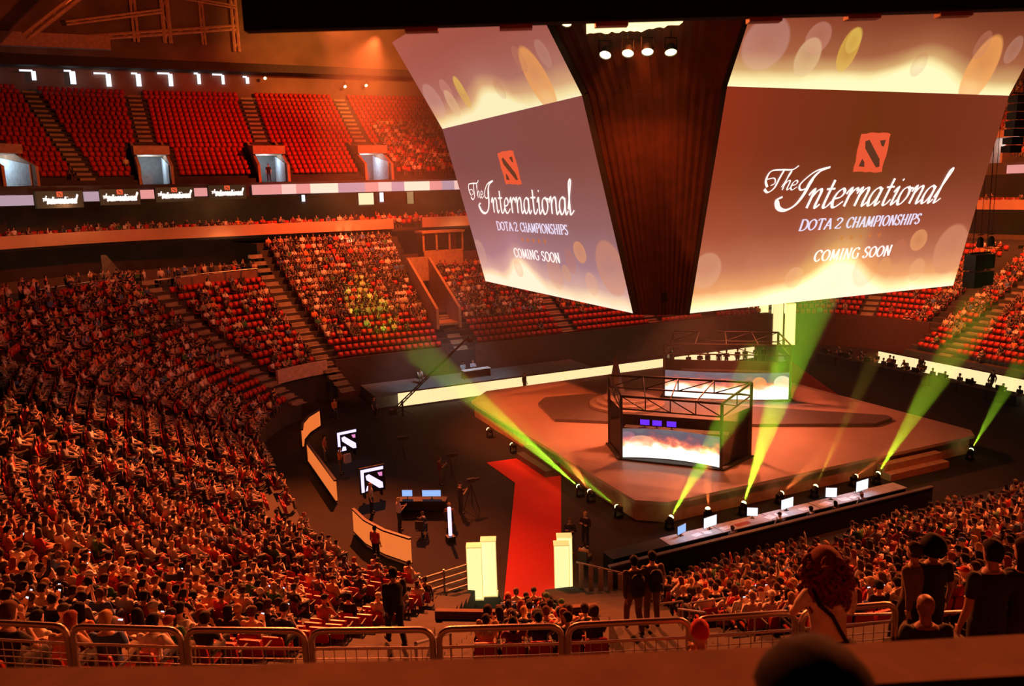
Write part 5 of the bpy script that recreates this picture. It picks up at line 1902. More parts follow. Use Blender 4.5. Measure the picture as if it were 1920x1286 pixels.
# two with backpacks going down the aisle, one dark figure in the other aisle
for i, (q, k, lab, shc) in enumerate(((1.2025, 17.55, 'person in grey shirt wearing a dark backpack, left of the pair in the aisle', (.1, .08, .06)), (1.1915, 17.4, 'person in brown shirt wearing a dark backpack, right of the pair in the aisle', (.16, .11, .06)))):
    x, y, _, _ = LOW.P(q, k)
    z = 7.1
    rz = ctr(x, y) + .1
    p = person(lab, 'stand' if i else 'stand_walk', (x, y, z), rz, shc, 'short', (.012, .009, .008), (.55, .34, .24), (.2, .13, .07), 1.06, None, True)
    bp = thing('backpack', 'dark backpack on the back of the ' + ('right' if i else 'left') + ' standing person in the aisle', 'backpack', (x, y, z), rz)
    g = G()
    g.rings([[tuple(V((0, -.24, zz)) + V((rx * cos(2 * pi * j / 14), ry * sin(2 * pi * j / 14), 0))) for j in range(14)] for zz, rx, ry in ((1.0, .1, .06), (1.04, .15, .1), (1.25, .17, .115), (1.42, .15, .095), (1.5, .1, .06), (1.52, .03, .02))])
    g.build('body', M('backpack_cloth', (.02, .018, .02), .8), bp, smooth=True)
    g = G()
    g.rings([[tuple(V((0, -.35, zz)) + V((rx * cos(2 * pi * j / 10), ry * sin(2 * pi * j / 10), 0))) for j in range(10)] for zz, rx, ry in ((1.06, .09, .03), (1.1, .12, .045), (1.22, .11, .04), (1.25, .06, .02))])
    g.build('pocket', M('backpack_cloth', (.02, .018, .02), .8), bp, smooth=True)
x, y, _, _ = LOW.P(1.3301, 17.75)
person('dark-clothed person standing in the aisle left of the carpet entrance', 'stand_walk', (x, y, 7.1), ctr(x, y) + .6, (.012, .014, .012), 'short', (.01, .01, .01), (.4, .25, .17), (.012, .012, .014), 1.06, None, True)
# the head in the row just in front of the camera
hx, hy = -34.79, -45.33
person('dark-haired head rising at the bottom edge in front of the ledge', 'lap', (hx, hy, 15.83 - 1.185 - .01), ctr(hx, hy), (.01, .01, .012), 'tousled', (.008, .006, .006), (.3, .18, .12), (.01, .01, .01), 1.0)
x, y, rz = hx, hy, ctr(hx, hy)
o = thing('stadium_seat', 'dark-backed seat under the dark-haired head at the bottom edge', 'seat', (hx, hy, 14.635), rz)
for nm, me in SEAT[0]:
    link(nm, me, o)

x, y, _, _ = LOW.P(1.2345, RAIL_D + .62)
person('person in bright red top and red knitted cap sitting at a railing gap', 'lean', (x, y, WALK_Z), ctr(x, y), (.6, .02, .02), 'beanie', (.6, .02, .02), (.5, .3, .2), (.02, .02, .03), .97)
st2 = thing('stool', 'low stool under the red-capped person at the railing gap', 'stool', (x, y, WALK_Z), ctr(x, y))
g = G()
g.box((0, 0, .28), (.36, .36, .05))
g.build('seat', dark, st2)
for sx in (-1, 1):
    for sy in (-1, 1):
        g = G()
        g.tube([(sx * .15, sy * .15, 0), (sx * .13, sy * .13, .26)], .018, 6)
        g.build('leg', black_metal, st2)
# handrails of the near aisles
def handrail(q, k0, k1, label, side=.0):
    pts = []
    for k in range(k0, k1 + 1, 2):
        x, y, nx, ny = LOW.P(q, row_d(k) + .4)
        pts.append(V((x - ny * side, y + nx * side, tier_z(q, k) + .92)))
    o = thing('handrail', label, 'handrail', tuple(pts[0] - V((0, 0, .92))))
    o0 = V(o.location)
    g = G()
    g.tube([pts[0] - o0 - V((0, 0, .25))] + [p - o0 for p in pts] + [pts[-1] - o0 - V((0, 0, .25))], .025, 8)
    g.build('rail', steel, o)
    for p in (pts[0], pts[-1]):
        g = G()
        g.tube([p - o0, p - o0 - V((0, 0, .92))], .022, 8)
        g.build('post', steel, o)


handrail(1.18, 15, 18, 'short handrail at the right of the backpack wearers', .7)
handrail(1.145, 18, 26, 'handrail down the middle of the stair at the right end of the railing')
handrail(1.31, 19, 23, 'handrail in the aisle left of the carpet entrance', .6)
for q0, q1, k, lab in ((1.05, 1.09, 5, 'long level bar above the right block, beside the production desks'), (1.155, 1.175, 15, 'level bar across empty rows right of the backpack wearers'), (1.125, 1.15, 15, 'level bar across empty rows, farther right of the backpack wearers')):
    pts = [V((*LOW.P(q0 + (q1 - q0) * i / 4, row_d(k) + .05)[:2], tier_z(q0, k) + .95)) for i in range(5)]
    o = thing('guard_bar', lab, 'railing', tuple(pts[2] - V((0, 0, .95))))
    o0 = V(o.location)
    g = G()
    g.tube([p - o0 for p in pts], .025, 8)
    g.build('rail', steel, o)
    for p in (pts[0], pts[-1]):
        g = G()
        g.tube([p - o0, p - o0 - V((0, 0, .95))], .022, 8)
        g.build('post', steel, o)

# slatted rails beside the lit columns
o = thing('slatted_rail', 'pale five-bar guard rail at left of the glowing columns', 'railing', (-25.7, -16.6, 0))
for i in range(5):
    g = G()
    g.box((0, 0, .35 + .3 * i), (2.3, .06, .1), rad(8))
    g.build('bar', M('pale_rail', (.75, .6, .5), .6), o)
for sx in (-1.1, 0, 1.1):
    g = G()
    g.box((sx * cos(rad(8)), sx * sin(rad(8)) - .05, .85), (.07, .05, 1.7), rad(8))
    g.build('post', steel, o)
o = thing('picket_rail', 'short pale picket rail stepping down at right of the glowing columns', 'railing', (-19.6, -18.9, 0))
for i in range(5):
    g = G()
    g.box((i * .34 - .68, -i * .22 + .44, .75 - .05 * i), (.2, .05, 1.5 - .1 * i), rad(-33))
    g.build('picket', M('pale_rail', (.75, .6, .5), .6), o)
g = G()
g.tube([(-.85, .55, 1.56), (.85, -.55, 1.12)], .035, 6)
g.build('rail', M('pale_rail', (.75, .6, .5), .6), o)
# ---- PART 7 ----
# ------------------------------------------------------------------ fascia displays and the club level
def fascia(x0, x1, z0, z1, mats, label, lettering=False, ring=UP, q01=(3.0, 5.0)):
    """LED strip bent along the upper deck front between two x positions"""
    def q_of(x):
        lo, hi = q01
        for _ in range(40):
            m = (lo + hi) / 2
            if ring.P(m, 0)[0] < x:
                lo = m
            else:
                hi = m
        return lo
    qa, qb = q_of(x0), q_of(x1)
    n = len(mats)
    mid = ring.P((qa + qb) / 2, -.3)
    o = thing('fascia_display', label, 'display', (mid[0], mid[1], z0))
    for i, m in enumerate(mats):
        a, b = qa + (qb - qa) * i / n, qa + (qb - qa) * (i + 1) / n
        g = G()
        ring.band(g, a, b, -.32, -.02, 0, z1 - z0)
        g.v = [(x - mid[0], y - mid[1], z) for x, y, z in g.v]
        g.build('lit_panel', m, o)
    if lettering:
        p0, p1 = ring.P(qa, -.36), ring.P(qb, -.36)
        a = V((p1[0] - p0[0], p1[1] - p0[1], 0)).normalized()
        F = Face(((p0[0] + p1[0]) / 2 - mid[0], (p0[1] + p1[1]) / 2 - mid[1], 0), a, (0, 0, 1))
        h = z1 - z0
        q = write('The', {**SCRIPT, 'T': CAPS['T']}, -1.5, .42 * h, .16 * h, .6, .5, .3, .2, .4) + write('International', {**SCRIPT, 'I': CAPS['I']}, -1.15, .26 * h, .27 * h, 2.5, .5, .28, .25, .4)
        F.marks('lettering', q, WHITE_TEXT, o, .03)
        sq, dk = emblem(-.28, .66 * h, .5, .3 * h)
        F.marks('emblem', [], ORANGE_TEXT, o, .03, [sq])
        F.marks('emblem_mark', [], DARK_MARK, o, .05, dk)


pk = M('pink_led', (.02, .02, .02), .5, emit=srgb(226, 150, 145), strength=1.0)
pk2 = M('pale_pink_led', (.02, .02, .02), .5, emit=srgb(244, 200, 190), strength=1.0)
crm = M('cream_led', (.02, .02, .02), .5, emit=srgb(252, 236, 210), strength=1.0)
gry = M('mauve_led', (.02, .02, .02), .5, emit=srgb(176, 150, 165), strength=1.0)
dkg = M('dim_olive_led', (.01, .01, .01), .5, emit=srgb(46, 38, 22), strength=1.0)
fascia(-24.9, -2.5, 17.3, 18.25, [pk, pk, pk2, pk, crm, crm, gry, gry, pk, pk2, gry, crm, crm, pk, gry, pk2], 'long pink and cream lit strip along the upper deck front')
fascia(-47.2, -43.4, 16.9, 17.75, [gry, gry, gry], 'plain mauve-grey lit strip at the far left of the upper deck front')
for i, (x0, x1) in enumerate(((-43.2, -39.7), (-38.3, -35.0), (-33.6, -30.3), (-28.9, -25.5))):
    fascia(x0, x1, 16.6 + .12 * i, 18.05 + .08 * i, [dkg], ('first', 'second', 'third', 'fourth')[i] + ' dark fascia display with white lettering, counted from the left', True)
for i, (x0, x1) in enumerate(((-39.55, -38.4), (-34.9, -33.75), (-30.2, -29.05))):
    fascia(x0, x1, 17.1 + .1 * i, 17.95 + .06 * i, [gry if i == 0 else pk], ('first', 'second', 'third')[i] + ' small pink square display between the dark fascia displays, from left')
o = thing('fascia_display', 'pink lit strip on the upper deck front right of the video board', 'display', (51.7, 8, 17.3))
for i in range(5):
    g = G()
    g.box((-.2, 4.8 - 2.4 * i - .3, .45), (.25, 2.38, .9))
    g.build('lit_panel', (pk, gry, pk, pk2, pk)[i], o)

WINS = [(-12.9, -11.05, 15.95, 17.5, WARMW), (-10.5, -9.9, 16.2, 17.4, COOLW), (-7.3, -6.4, 15.9, 17.3, M('dim_window', (.3, .3, .2), .5, emit=srgb(140, 125, 85), strength=.9)), (-19.1, -18.6, 16.5, 17.2, COOLW)]
for i, (x0, x1, z0, z1, m) in enumerate(WINS):
    g = G()
    g.box(((x0 + x1) / 2, 44.2, (z0 + z1) / 2), (x1 - x0, .1, z1 - z0), 0, 0)
    for xx in (x0, x1):
        g.box((xx, 44.15, (z0 + z1) / 2), (.12, .16, z1 - z0), 0, 1)
    struct(f'window_{i + 1}', g, [m, dark])
g = G()
g.box((58.2, 10.8, 16.6), (.1, 3.4, 1.0))
g.box((58.1, 10.8, 15.9), (.3, 4, .3), 0, 0, 1)
struct('window_5', g, [WARMW, dark])
# pale slits of daylight under the roof edge
for i, (x, z, w, h) in enumerate(((-47.4, 30.4, .5, .9), (-43.6, 30.2, .4, .9), (-40.0, 30.1, .55, 1.3), (-36.6, 30.1, .5, 1.3), (-33.6, 30.2, .5, 1.3), (-30.3, 30.3, .45, 1.3), (-27.3, 30.5, .35, 1.1), (-24.7, 30.5, .3, 1.0), (-22.0, 30.5, .35, .7))):
    y = 56.2 if x > -40 else 55
    g = G()
    g.box((x, y, z), (w, .2, h), 0, 0)
    g.box((x - w * .8 - .35 * (i % 2), y, z + h / 2 + .05), (w * 1.2 + .7 * (i % 2), .2, .16), 0, 0)
    struct(f'window_{i + 10}', g, COOLW)

# orange-lit press box among the far rows
o = thing('press_box', 'orange-lit wooden press box with openings above the far rows', 'booth', (-7.2, 32.9, 9.4))
wood = M('press_box_wood', (.55, .28, .13), .7)
g = G()
g.box((0, 0, 1.1), (4.2, .2, 1.5))
g.build('front_panel', wood, o)
g = G()
g.box((0, .9, 3.7), (4.6, 2.4, .2))
g.build('roof', wood, o)
for sx in (-2.1, -.7, .7, 2.1):
    g = G()
    g.box((sx, 0, 2.7), (.18, .2, 1.9))
    g.build('post', wood, o)
g = G()
g.box((0, 1.8, 2.0), (4.2, .15, 3.4))
g.build('back_panel', M('press_box_back', (.2, .1, .05), .8), o)

# rails and white-clothed tables on the deck behind the far left rows
def deck_rail(q0, q1, d, z, h, label):
    pts = LOW.walk(q0, q1, d, 1.6)
    mid = pts[len(pts) // 2]
    o = thing('deck_railing', label, 'railing', (mid[0], mid[1], z))
    P = [V((p[0] - mid[0], p[1] - mid[1], 0)) for p in pts]
    g = G()
    g.tube([p + V((0, 0, h)) for p in P], .04, 6)
    g.tube([p + V((0, 0, .1)) for p in P], .03, 6)
    g.build('rail', steel, o)
    for p in P:
        g = G()
        g.tube([p, p + V((0, 0, h))], .03, 6)
        g.build('post', steel, o)
    for a, b in zip(P, P[1:]):
        g = G()
        a2, b2 = a.lerp(b, .06), a.lerp(b, .94)
        g.hexa([a2 + V((0, 0, .15)), b2 + V((0, 0, .15)), b2 + V((.02, .03, .15)), a2 + V((.02, .03, .15)), a2 + V((0, 0, h - .1)), b2 + V((0, 0, h - .1)), b2 + V((.02, .03, h - .1)), a2 + V((.02, .03, h - .1))])
        g.build('infill_panel', M('rail_infill', (.22, .1, .07), .6), o)


zb = tier_z(3.58, 17)
deck_rail(3.60, 3.84, row_d(17) + .1, zb, 1.1, 'panelled railing above the top row of the half-empty corner block')
deck_rail(3.30, 3.55, row_d(19) + .1, tier_z(3.01, 19), 1.1, 'panelled railing above the far left block')
for i, (q, dd) in enumerate(((3.64, 20), (3.69, 20), (3.75, 20), (3.46, 22), (3.40, 22))):
    x, y, nx, ny = LOW.P(q, dd)
    z = zb if q > 3.57 else tier_z(3.01, 19)
    o = thing('deck_table', ('first', 'second', 'third', 'fourth', 'fifth')[i] + ' white-clothed table on the deck behind the corner railing', 'table', (x, y, z), math.atan2(ny, nx) - pi / 2)
    g = G()
    g.box((0, 0, .74), (1.8, .7, .05))
    g.build('table_top', M('white_cloth', (.8, .78, .75), .8), o)
    for sx in (-.8, .8):
        g = G()
        g.box((sx, 0, .36), (.06, .5, .72))
        g.build('leg', black_metal, o)
# pale stair wall in the corner between the blocks
x, y, nx, ny = LOW.P(3.575, row_d(21) + .6)
g = G()
g.hexa([(x - 1.6, y - .1, 9.5), (x + .8, y - .1, 9.5), (x + .8, y + .2, 9.5), (x - 1.6, y + .2, 9.5), (x - 1.6, y - .1, 12.6), (x - 1.2, y - .1, 12.6), (x - 1.2, y + .2, 12.6), (x - 1.6, y + .2, 12.6)])
struct('wall_corner_stair', g, M('stair_wall', (.16, .16, .13), .8))

# hung speakers right of the video board
o = thing('speaker_cluster', 'dark hanging bass speaker cluster below the right edge of the video board', 'speaker', (20.5, -6.0, 10.2))
for i, sx in enumerate((-.55, .55)):
    for j in range(2):
        g = G()
        g.rings([[(sx + a, b, z) for a, b in ((-.5, -.5), (.5, -.5), (.42, .5), (-.42, .5))] for z in (-1.25 + 1.25 * j + (.12 if i else 0), -.1 + 1.25 * j)])
        g.build('cabinet', black_metal, o)
g = G()
for sx in (-.8, .8):
    g.tube([(sx, 0, 1.1), (sx * .6, 0, 19)], .03, 5)
g.box((0, 0, 1.25), (2.2, .2, .12))
g.build('rigging', black_metal, o)
for i, (dx, dz) in enumerate(((-.3, 2.2), (.9, 2.2))):
    o = thing('hanging_lamp', ('left', 'right')[i] + ' dark stage lamp hanging above the bass speaker cluster', 'lamp', (20.5 + dx, -6.2, 10.2 + dz))
    g = G()
    g.rings([[(r * cos(2 * pi * j / 12), r * sin(2 * pi * j / 12) , z) for j in range(12)] for z, r in ((-.5, .22), (-.3, .25), (.15, .18), (.25, .08))])
    g.build('housing', black_metal, o)
    g = G()
    g.box((0, 0, .4), (.6, .06, .06))
    g.tube([(0, 0, .3), (0, 0, 16)], .02, 5)
    g.build('yoke', black_metal, o)
for k, (cx, cy, cz, n, lab) in enumerate(((24.6, -5.2, 22.8, 7, 'black column of stacked speakers hanging at the right picture edge'), (-5.0, 16.0, 23.6, 7, 'black column of stacked speakers hanging beside the end screen, before the upper seats'))):
    if k == 1:
        continue
    o = thing('line_array', lab, 'speaker', (cx, cy, cz))
    for j in range(n):
        g = G()
        t = .05 * j * j * .5
        g.hexa([(-.65, -.4 + t * .3, -.6 * j - .55), (.65, -.4 + t * .3, -.6 * j - .55), (.55, .4 + t * .3, -.6 * j - .5), (-.55, .4 + t * .3, -.6 * j - .5), (-.65, -.4 + t * .3, -.6 * j), (.65, -.4 + t * .3, -.6 * j), (.55, .4 + t * .3, -.6 * j - .04), (-.55, .4 + t * .3, -.6 * j - .04)])
        g.build('cabinet', black_metal, o)
    g = G()
    g.box((0, 0, .15), (1.4, .1, .12))
    g.tube([(-.5, 0, .2), (-.5, 0, 12)], .03, 5)
    g.tube([(.5, 0, .2), (.5, 0, 12)], .03, 5)
    g.build('rigging', black_metal, o)

# roof trusses at the upper left and a lamp among them
truss_mat = M('roof_steel', (.75, .42, .25), .6, .2)
TR = [((-43.5, 50, 33.2), (-33.5, 46, 40.5), .28, 'long diagonal roof strut at the upper left corner'), ((-38, 56, 34.4), (-22.5, 56, 36.3), .2, 'lower level roof beam at the upper left'), ((-40, 55, 35.6), (-30.5, 55, 37.4), .16, 'short rising roof beam behind the diagonal strut'),
      ((-33.4, 56, 34.2), (-33.4, 56, 41), .2, 'upright roof post behind the diagonal strut'), ((-30.2, 56, 34.2), (-30.2, 56, 41), .3, 'broad bluish upright roof post at the upper left'), ((-26.4, 56, 34.2), (-26.4, 56, 41), .16, 'slim upright roof post left of the dark bulkhead'), ((-22.9, 56, 33.6), (-22.9, 56, 41), .24, 'upright roof post beside the dark bulkhead'),
      ((-31, 55.6, 39.4), (-22.6, 55.6, 38.4), .14, 'upper level roof beam at the upper left'), ((-47.5, 54, 35.5), (-44, 54, 41), .2, 'roof strut at the top left corner')]
for a, b, r, lab in TR:
    a, b = V(a), V(b)
    o = thing('roof_beam', lab, 'beam', tuple(a))
    d = b - a
    n = max(3, int(d.length / 1.4))
    up = V((0, 0, 1)) if abs(d.normalized().z) < .8 else V((1, 0, 0))
    sd = d.normalized().cross(up).normalized()
    up = sd.cross(d.normalized())
    for s in (-1, 1):
        g = G()
        g.tube([up * r * s, d + up * r * s], r * .8, 6)
        g.build('chord', truss_mat, o)
    g = G()
    for i in range(n):
        g.tube([d * (i / n) + up * r * (1 if i % 2 else -1), d * ((i + 1) / n) + up * r * (-1 if i % 2 else 1)], r * .25, 5)
    g.build('lacing', truss_mat, o)
par_can((-39.2, 50.0, 38.6), (-38.0, 40.0, 34.0), HOT, .42, 'glowing round lamp among the roof beams at the upper left', power=2500, color=(1, .3, .08), angle=100)
g = G()
BACK.band(g, 3.2, 4.1, -1.6, -.7, 33.2, 34.6)
struct('trim_roof_wall_strip', g, M('lit_strip_wall', (.6, .33, .24), .8))
for i, (x, z) in enumerate(((-20.2, 30.6), (-10.9, 29.9), (-8.3, 30.1))):
    p = (x, 54.8, z)
    par_can(p, (x, 40, z - 8), HOT, .2, ('first', 'second', 'third')[i] + ' tiny bright lamp along the top wall above the upper seats, from left')

# ------------------------------------------------------------------ the floor crew
DKC = [(.012, .012, .014), (.02, .02, .03), (.05, .05, .055), (.03, .015, .012), (.1, .09, .08)]


def crew(lab, pose, x, y, z, tx, ty, shirt=None, hair='short', sc=1.0, shoes=False, tr=None, hc=None):
    r = random.Random(int((x * 31 + y * 17) * 10))
    return person(lab, pose, (x, y, z), face_to(x, y, tx, ty), shirt or r.choice(DKC), hair, hc or pick(HAIRC, r)[1], r.choice(SKINS), tr or r.choice(TROUSER), sc, None, shoes)


def chair_simple(x, y, z, rz, label, group):
    o = thing('office_chair', label, 'chair', (x, y, z), rz, group)
    g = G()
    g.box((0, 0, .44), (.46, .44, .06))
    g.build('seat', dark, o)
    g = G()
    g.box((0, -.25, .74), (.44, .05, .46))
    g.build('backrest', dark, o)
    g = G()
    g.tube([(0, 0, .41), (0, 0, .06)], .03, 8)
    for j in range(5):
        g.tube([(0, 0, .08), (.26 * cos(j * 1.257), .26 * sin(j * 1.257), .04)], .018, 5)
    g.build('pedestal', black_metal, o)


def table(x, y, z, rz, L, W, h, label, mat, group=None, skirt=True, name='table'):
    o = thing(name, label, 'table', (x, y, z), rz, group)
    g = G()
    g.box((0, 0, h - .025), (L, W, .05))
    g.build('table_top', mat, o)
    if skirt:
        g = G()
        g.box((0, W / 2 - .03, (h - .05) / 2), (L - .04, .03, h - .05))
        g.build('front_panel', dark, o)
    for sx in (-1, 1):
        g = G()
        g.box((sx * (L / 2 - .06), 0, (h - .05) / 2), (.06, W - .12, h - .05))
        g.build('leg', black_metal, o)
    return o


desk_top = M('desk_laminate', (.45, .47, .5), .5)
paper = M('white_paper', (.85, .87, .9), .8)
# production desks along the near side, their screens, papers and crew
names = ['first', 'second', 'third', 'fourth', 'fifth', 'sixth', 'seventh']
for i in range(6):
    x = -16.6 + 3.05 * i
    table(x, -17.0, 0, 0, 3.0, .9, .78, names[i] + ' long production desk from the left along the near side of the floor', desk_top if i else dark, 'production desks', name='production_desk')
SCRS = [(-14.0, -16.85, .62, .40, BLUE_SCREEN, .3, 'blue-lit monitor on the production desks, leftmost of the row'), (-12.35, -16.85, .85, .5, WHITE_SCREEN, .15, 'large white monitor, second from left on the production desks'), (-9.75, -16.8, .5, .42, WHITE_SCREEN, -.6, 'white screen turned sideways, third from left on the production desks'),
        (-7.6, -16.85, .85, .5, WHITE_SCREEN, .1, 'large white monitor, fourth from left on the production desks'), (-4.6, -16.8, .55, .5, WHITE_SCREEN, -.55, 'tilted white screen, second from right on the production desks'), (-2.5, -16.85, .95, .55, WHITE_SCREEN, .1, 'largest white monitor at the right of the production desks')]
for (x, y, w, h, m, rz, lab) in SCRS:
    monitor((x, y, .78), rz, m, lab, w, h, 'production desk monitors')
for i, (x, w, d, rz) in enumerate(((-13.3, .5, .3, .2), (-12.7, .4, .35, -.3), (-11.6, .6, .35, .1), (-8.9, .5, .4, .3), (-8.2, .6, .4, -.2), (-6.7, .5, .35, .1), (-5.3, .7, .4, .2), (-4.0, .6, .4, -.1), (-3.4, .4, .3, .4), (-10.6, .9, .3, .05))):
    o = thing('paper_sheet', nth(i + 1) + ' white papers from the left lying on the production desks', 'paper', (x, -17.1, .782), rz, 'papers on the production desks')
    g = G()
    g.box((0, 0, .004), (w, d, .008))
    g.build('sheet', paper if i != 9 else M('red_book', (.4, .08, .06), .7), o)
for i, (x, hr) in enumerate(((-12.0, 'short'), (-8.9, 'cap'), (-7.2, 'tousled'), (-3.5, 'short'), (-5.6, 'long'))):
    chair_simple(x, -18.04, 0, 0, names[i] + ' dark office chair behind the production desks', 'office chairs at the production desks')
    crew('crew member in dark top at the production desks, ' + ('before the second monitor', 'between third and fourth monitors', 'before the fourth monitor', 'before the largest monitor', 'left of the tilted screen')[i], 'lean' if i % 2 else 'lap', x, -18.02, .02, x, 0, None, hr)
for x in (-13.2, -8.0, -3.6):
    spot('desk_fill', (x, -16.9, 2.6), (x, -17.0, .8), 110, (.72, .85, 1.0), 100, .5, .1)  # added spots stand in for the glow of the monitors on the desks
o = thing('counter_wall', 'long dark counter wall behind the production desks', 'counter', (-9.2, -18.45, 0))
g = G()
g.box((0, -.15, .55), (19.5, .12, 1.1))
g.build('panel', dark, o)
g = G()
g.box((0, -.15, 1.13), (19.6, .22, .06))
g.build('top', M('counter_top', (.16, .13, .13), .4), o)

# staff standing between the carpet and the desks
crew('staff member in black with folded arms, left of the pair near the carpet', 'stand_crossed', -18.7, -14.6, 0, -22, -20, (.012, .012, .014), 'short', 1.03, True)
crew('staff member in black with folded arms, right of the pair near the carpet', 'stand_crossed', -17.7, -14.3, 0, -23, -18, (.012, .012, .014), 'short', 1.03, True)
crew('person in orange top sitting low by the left end of the production desks', 'lap', -18.9, -16.3, .0, -10, -10, (.6, .25, .1), 'short')
chair_simple(-18.9, -16.32, -.02, face_to(-18.9, -16.3, -10, -10), 'office chair under the person in orange', None)

# camera pit at left
def camera_tripod(x, y, z, tx, ty, label, h=1.45):
    o = thing('video_camera', label, 'camera', (x, y, z), face_to(x, y, tx, ty))
    for j in range(3):
        a = 2 * pi * j / 3 + .5
        g = G()
        g.tube([(0, 0, h), (.5 * cos(a), .5 * sin(a), 0)], .025, 6)
        g.build('leg', black_metal, o)
    g = G()
    g.box((0, 0, h + .18), (.16, .42, .22))
    g.build('body', black_metal, o)
    g = G()
    g.tube([(0, .2, h + .18), (0, .48, h + .18)], [.07, .09], 10)
    g.build('lens', black_metal, o)
    g = G()
    g.tube([(.05, -.15, h + .1), (.12, -.5, h - .05)], .012, 6)
    g.build('pan_handle', black_metal, o)


camera_tripod(-20.2, -2.6, 0, 0, -5, 'video camera on tripod left of the carpet, farther from the columns')
camera_tripod(-20.7, -7.2, 0, 0, -5, 'video camera on tripod left of the carpet, nearer the columns')
crew('camera operator in dark red top behind the farther tripod', 'stand_work', -20.95, -2.9, 0, 0, -5, (.12, .02, .015), 'short', 1.02, True)
crew('camera operator in dark top behind the nearer tripod', 'stand_work', -21.45, -7.5, 0, 0, -5, None, 'cap', 1.02, True)
camera_tripod(-21.7, 2.2, 0, 0, 0, 'video camera on tripod in the dark middle of the camera pit')


def logo_sign(x, y, z, rz, label):
    o = thing('logo_sign', label, 'sign', (x, y, z), rz)
    g = G()
    g.box((0, .06, .72), (1.5, .1, 1.5))
    g.build('cabinet', dark, o)
    F = Face((0, 0, 0), (1, 0, 0), (0, 0, 1))
    F.marks('emblem_mark', [], VIOLET_TEXT, o, .01, [[(-.68, .06), (-.5, .06), (-.5, 1.2), (-.68, 1.36)], [(-.68, 1.2), (.66, 1.2), (.66, 1.38), (-.68, 1.38)]])
    F.marks('emblem_bar', [], VIOLET_TEXT, o, .01, [[(-.4, 1.0), (-.2, 1.06), (.58, .45), (.6, .12), (.36, .14), (-.36, .75)]])
    F.marks('emblem_dot', [], M('pink_led_mark', (.02, .02, .02), .5, emit=srgb(226, 130, 190), strength=1.1), o, .01, [[(.3, 1.06), (.58, 1.06), (.58, .82), (.4, .84)]])
    F.marks('emblem_dot', [], VIOLET_TEXT, o, .01, [[(-.44, .1), (-.1, .1), (-.14, .36), (-.34, .4)]])
    for sx in (-.5, .5):
        g = G()
        g.box((sx, .1, -.15), (.08, .3, .3))
        g.build('foot', black_metal, o)


logo_sign(-24.6, 4.6, .55, rad(12), 'violet emblem sign on a black panel, the farther of two in the camera pit')
logo_sign(-25.1, -3.4, .55, rad(6), 'violet emblem sign on a black panel, the nearer of two in the camera pit')
o = thing('light_strip', 'upright violet-white light strip standing at the near edge of the camera pit', 'light strip', (-23.2, -10.6, .3))
g = G()
g.box((0, 0, .75), (.14, .14, 1.45))
g.build('tube', VIOLET_TEXT, o)
g = G()
g.box((0, 0, -.15), (.4, .4, .3))
g.build('base', black_metal, o)
table(-23.2, -6.4, 0, rad(-28), 2.6, .7, .78, 'dark desk with blue screens in the camera pit', dark, None)
for i, (x, y, w, lab) in enumerate(((-23.9, -5.95, .55, 'blue-white monitor at the left end of the camera pit desk'), (-22.75, -6.6, 1.0, 'wide blue-white monitor at the right end of the camera pit desk'))):
    monitor((x, y, .78), rad(-28), BLUE_SCREEN, lab, w, .34)
crew('person in pale red shirt standing behind the farther emblem sign', 'stand', -26.0, 5.0, 0, -20, 2, (.55, .16, .1), 'short', 1.0, True)
crew('person in orange shirt holding a pale bag between the emblem signs', 'stand_crossed', -25.7, 2.0, 0, -20, 0, (.5, .17, .05), 'short', 1.0, True)
o = thing('tote_bag', 'pale lilac bag held by the person in orange between the emblem signs', 'bag', (-25.3, 1.75, .75), .3)
g = G()
g.rings([[(a, b, z) for a, b in ((-w, -.09), (w, -.09), (w, .09), (-w, .09))] for z, w in ((0, .2), (.1, .24), (.5, .22), (.55, .2))])
g.build('body', M('lilac_cloth', (.5, .45, .7), .8), o)
g = G()
g.tube([(-.12, 0, .54), (-.1, 0, .72), (.1, 0, .72), (.12, 0, .54)], .015, 6)
g.build('handle', black, o)
crew('fair-haired person in cream shirt just behind the nearer emblem sign', 'stand', -25.7, -5.2, 0, -20, -8, (.62, .42, .30), 'long', 1.0, True, None, (.45, .22, .1))
crew('person in lilac shirt at the orange-lit board of the camera pit', 'stand_work', -25.0, -8.0, 0, -20, -8, (.5, .42, .68), 'short', 1.0, True)
crew('person in red shirt and dark trousers standing outside the orange-lit boards', 'stand', -27.1, -11.2, 0.02, -20, -6, (.5, .02, .02), 'short', 1.05, True, (.01, .01, .012))
crew('person in dark top sitting inside the orange-lit board corner', 'lean', -24.3, -9.4, 0, -20, -4, (.04, .03, .03), 'short')
crew('person in orange-brown top sitting near the upright light strip', 'turned', -22.6, -8.9, 0, -20, -4, (.35, .14, .06), 'short')
for (x, y, n) in ((-24.3, -9.42, 'inside the orange-lit board corner'), (-22.6, -8.92, 'near the upright light strip')):
    chair_simple(x, y, -.02, face_to(x, y, -20, -4), 'office chair ' + n, None)
crew('person in orange standing by the mouth of the corner tunnel', 'stand_walk', -23.2, 14.6, 0, -20, 5, (.5, .2, .06), 'short', 1.0, True)
crew('person in dark clothes standing left of the camera crane', 'stand', -20.4, 13.4, 0, -15, 5, (.05, .05, .06), 'short', 1.0, True)
crew('person silhouetted before the warm-white far board, left of the spire', 'stand', -7.0, 14.7, 0, 0, 0, (.02, .012, .01), 'short', 1.0, True)

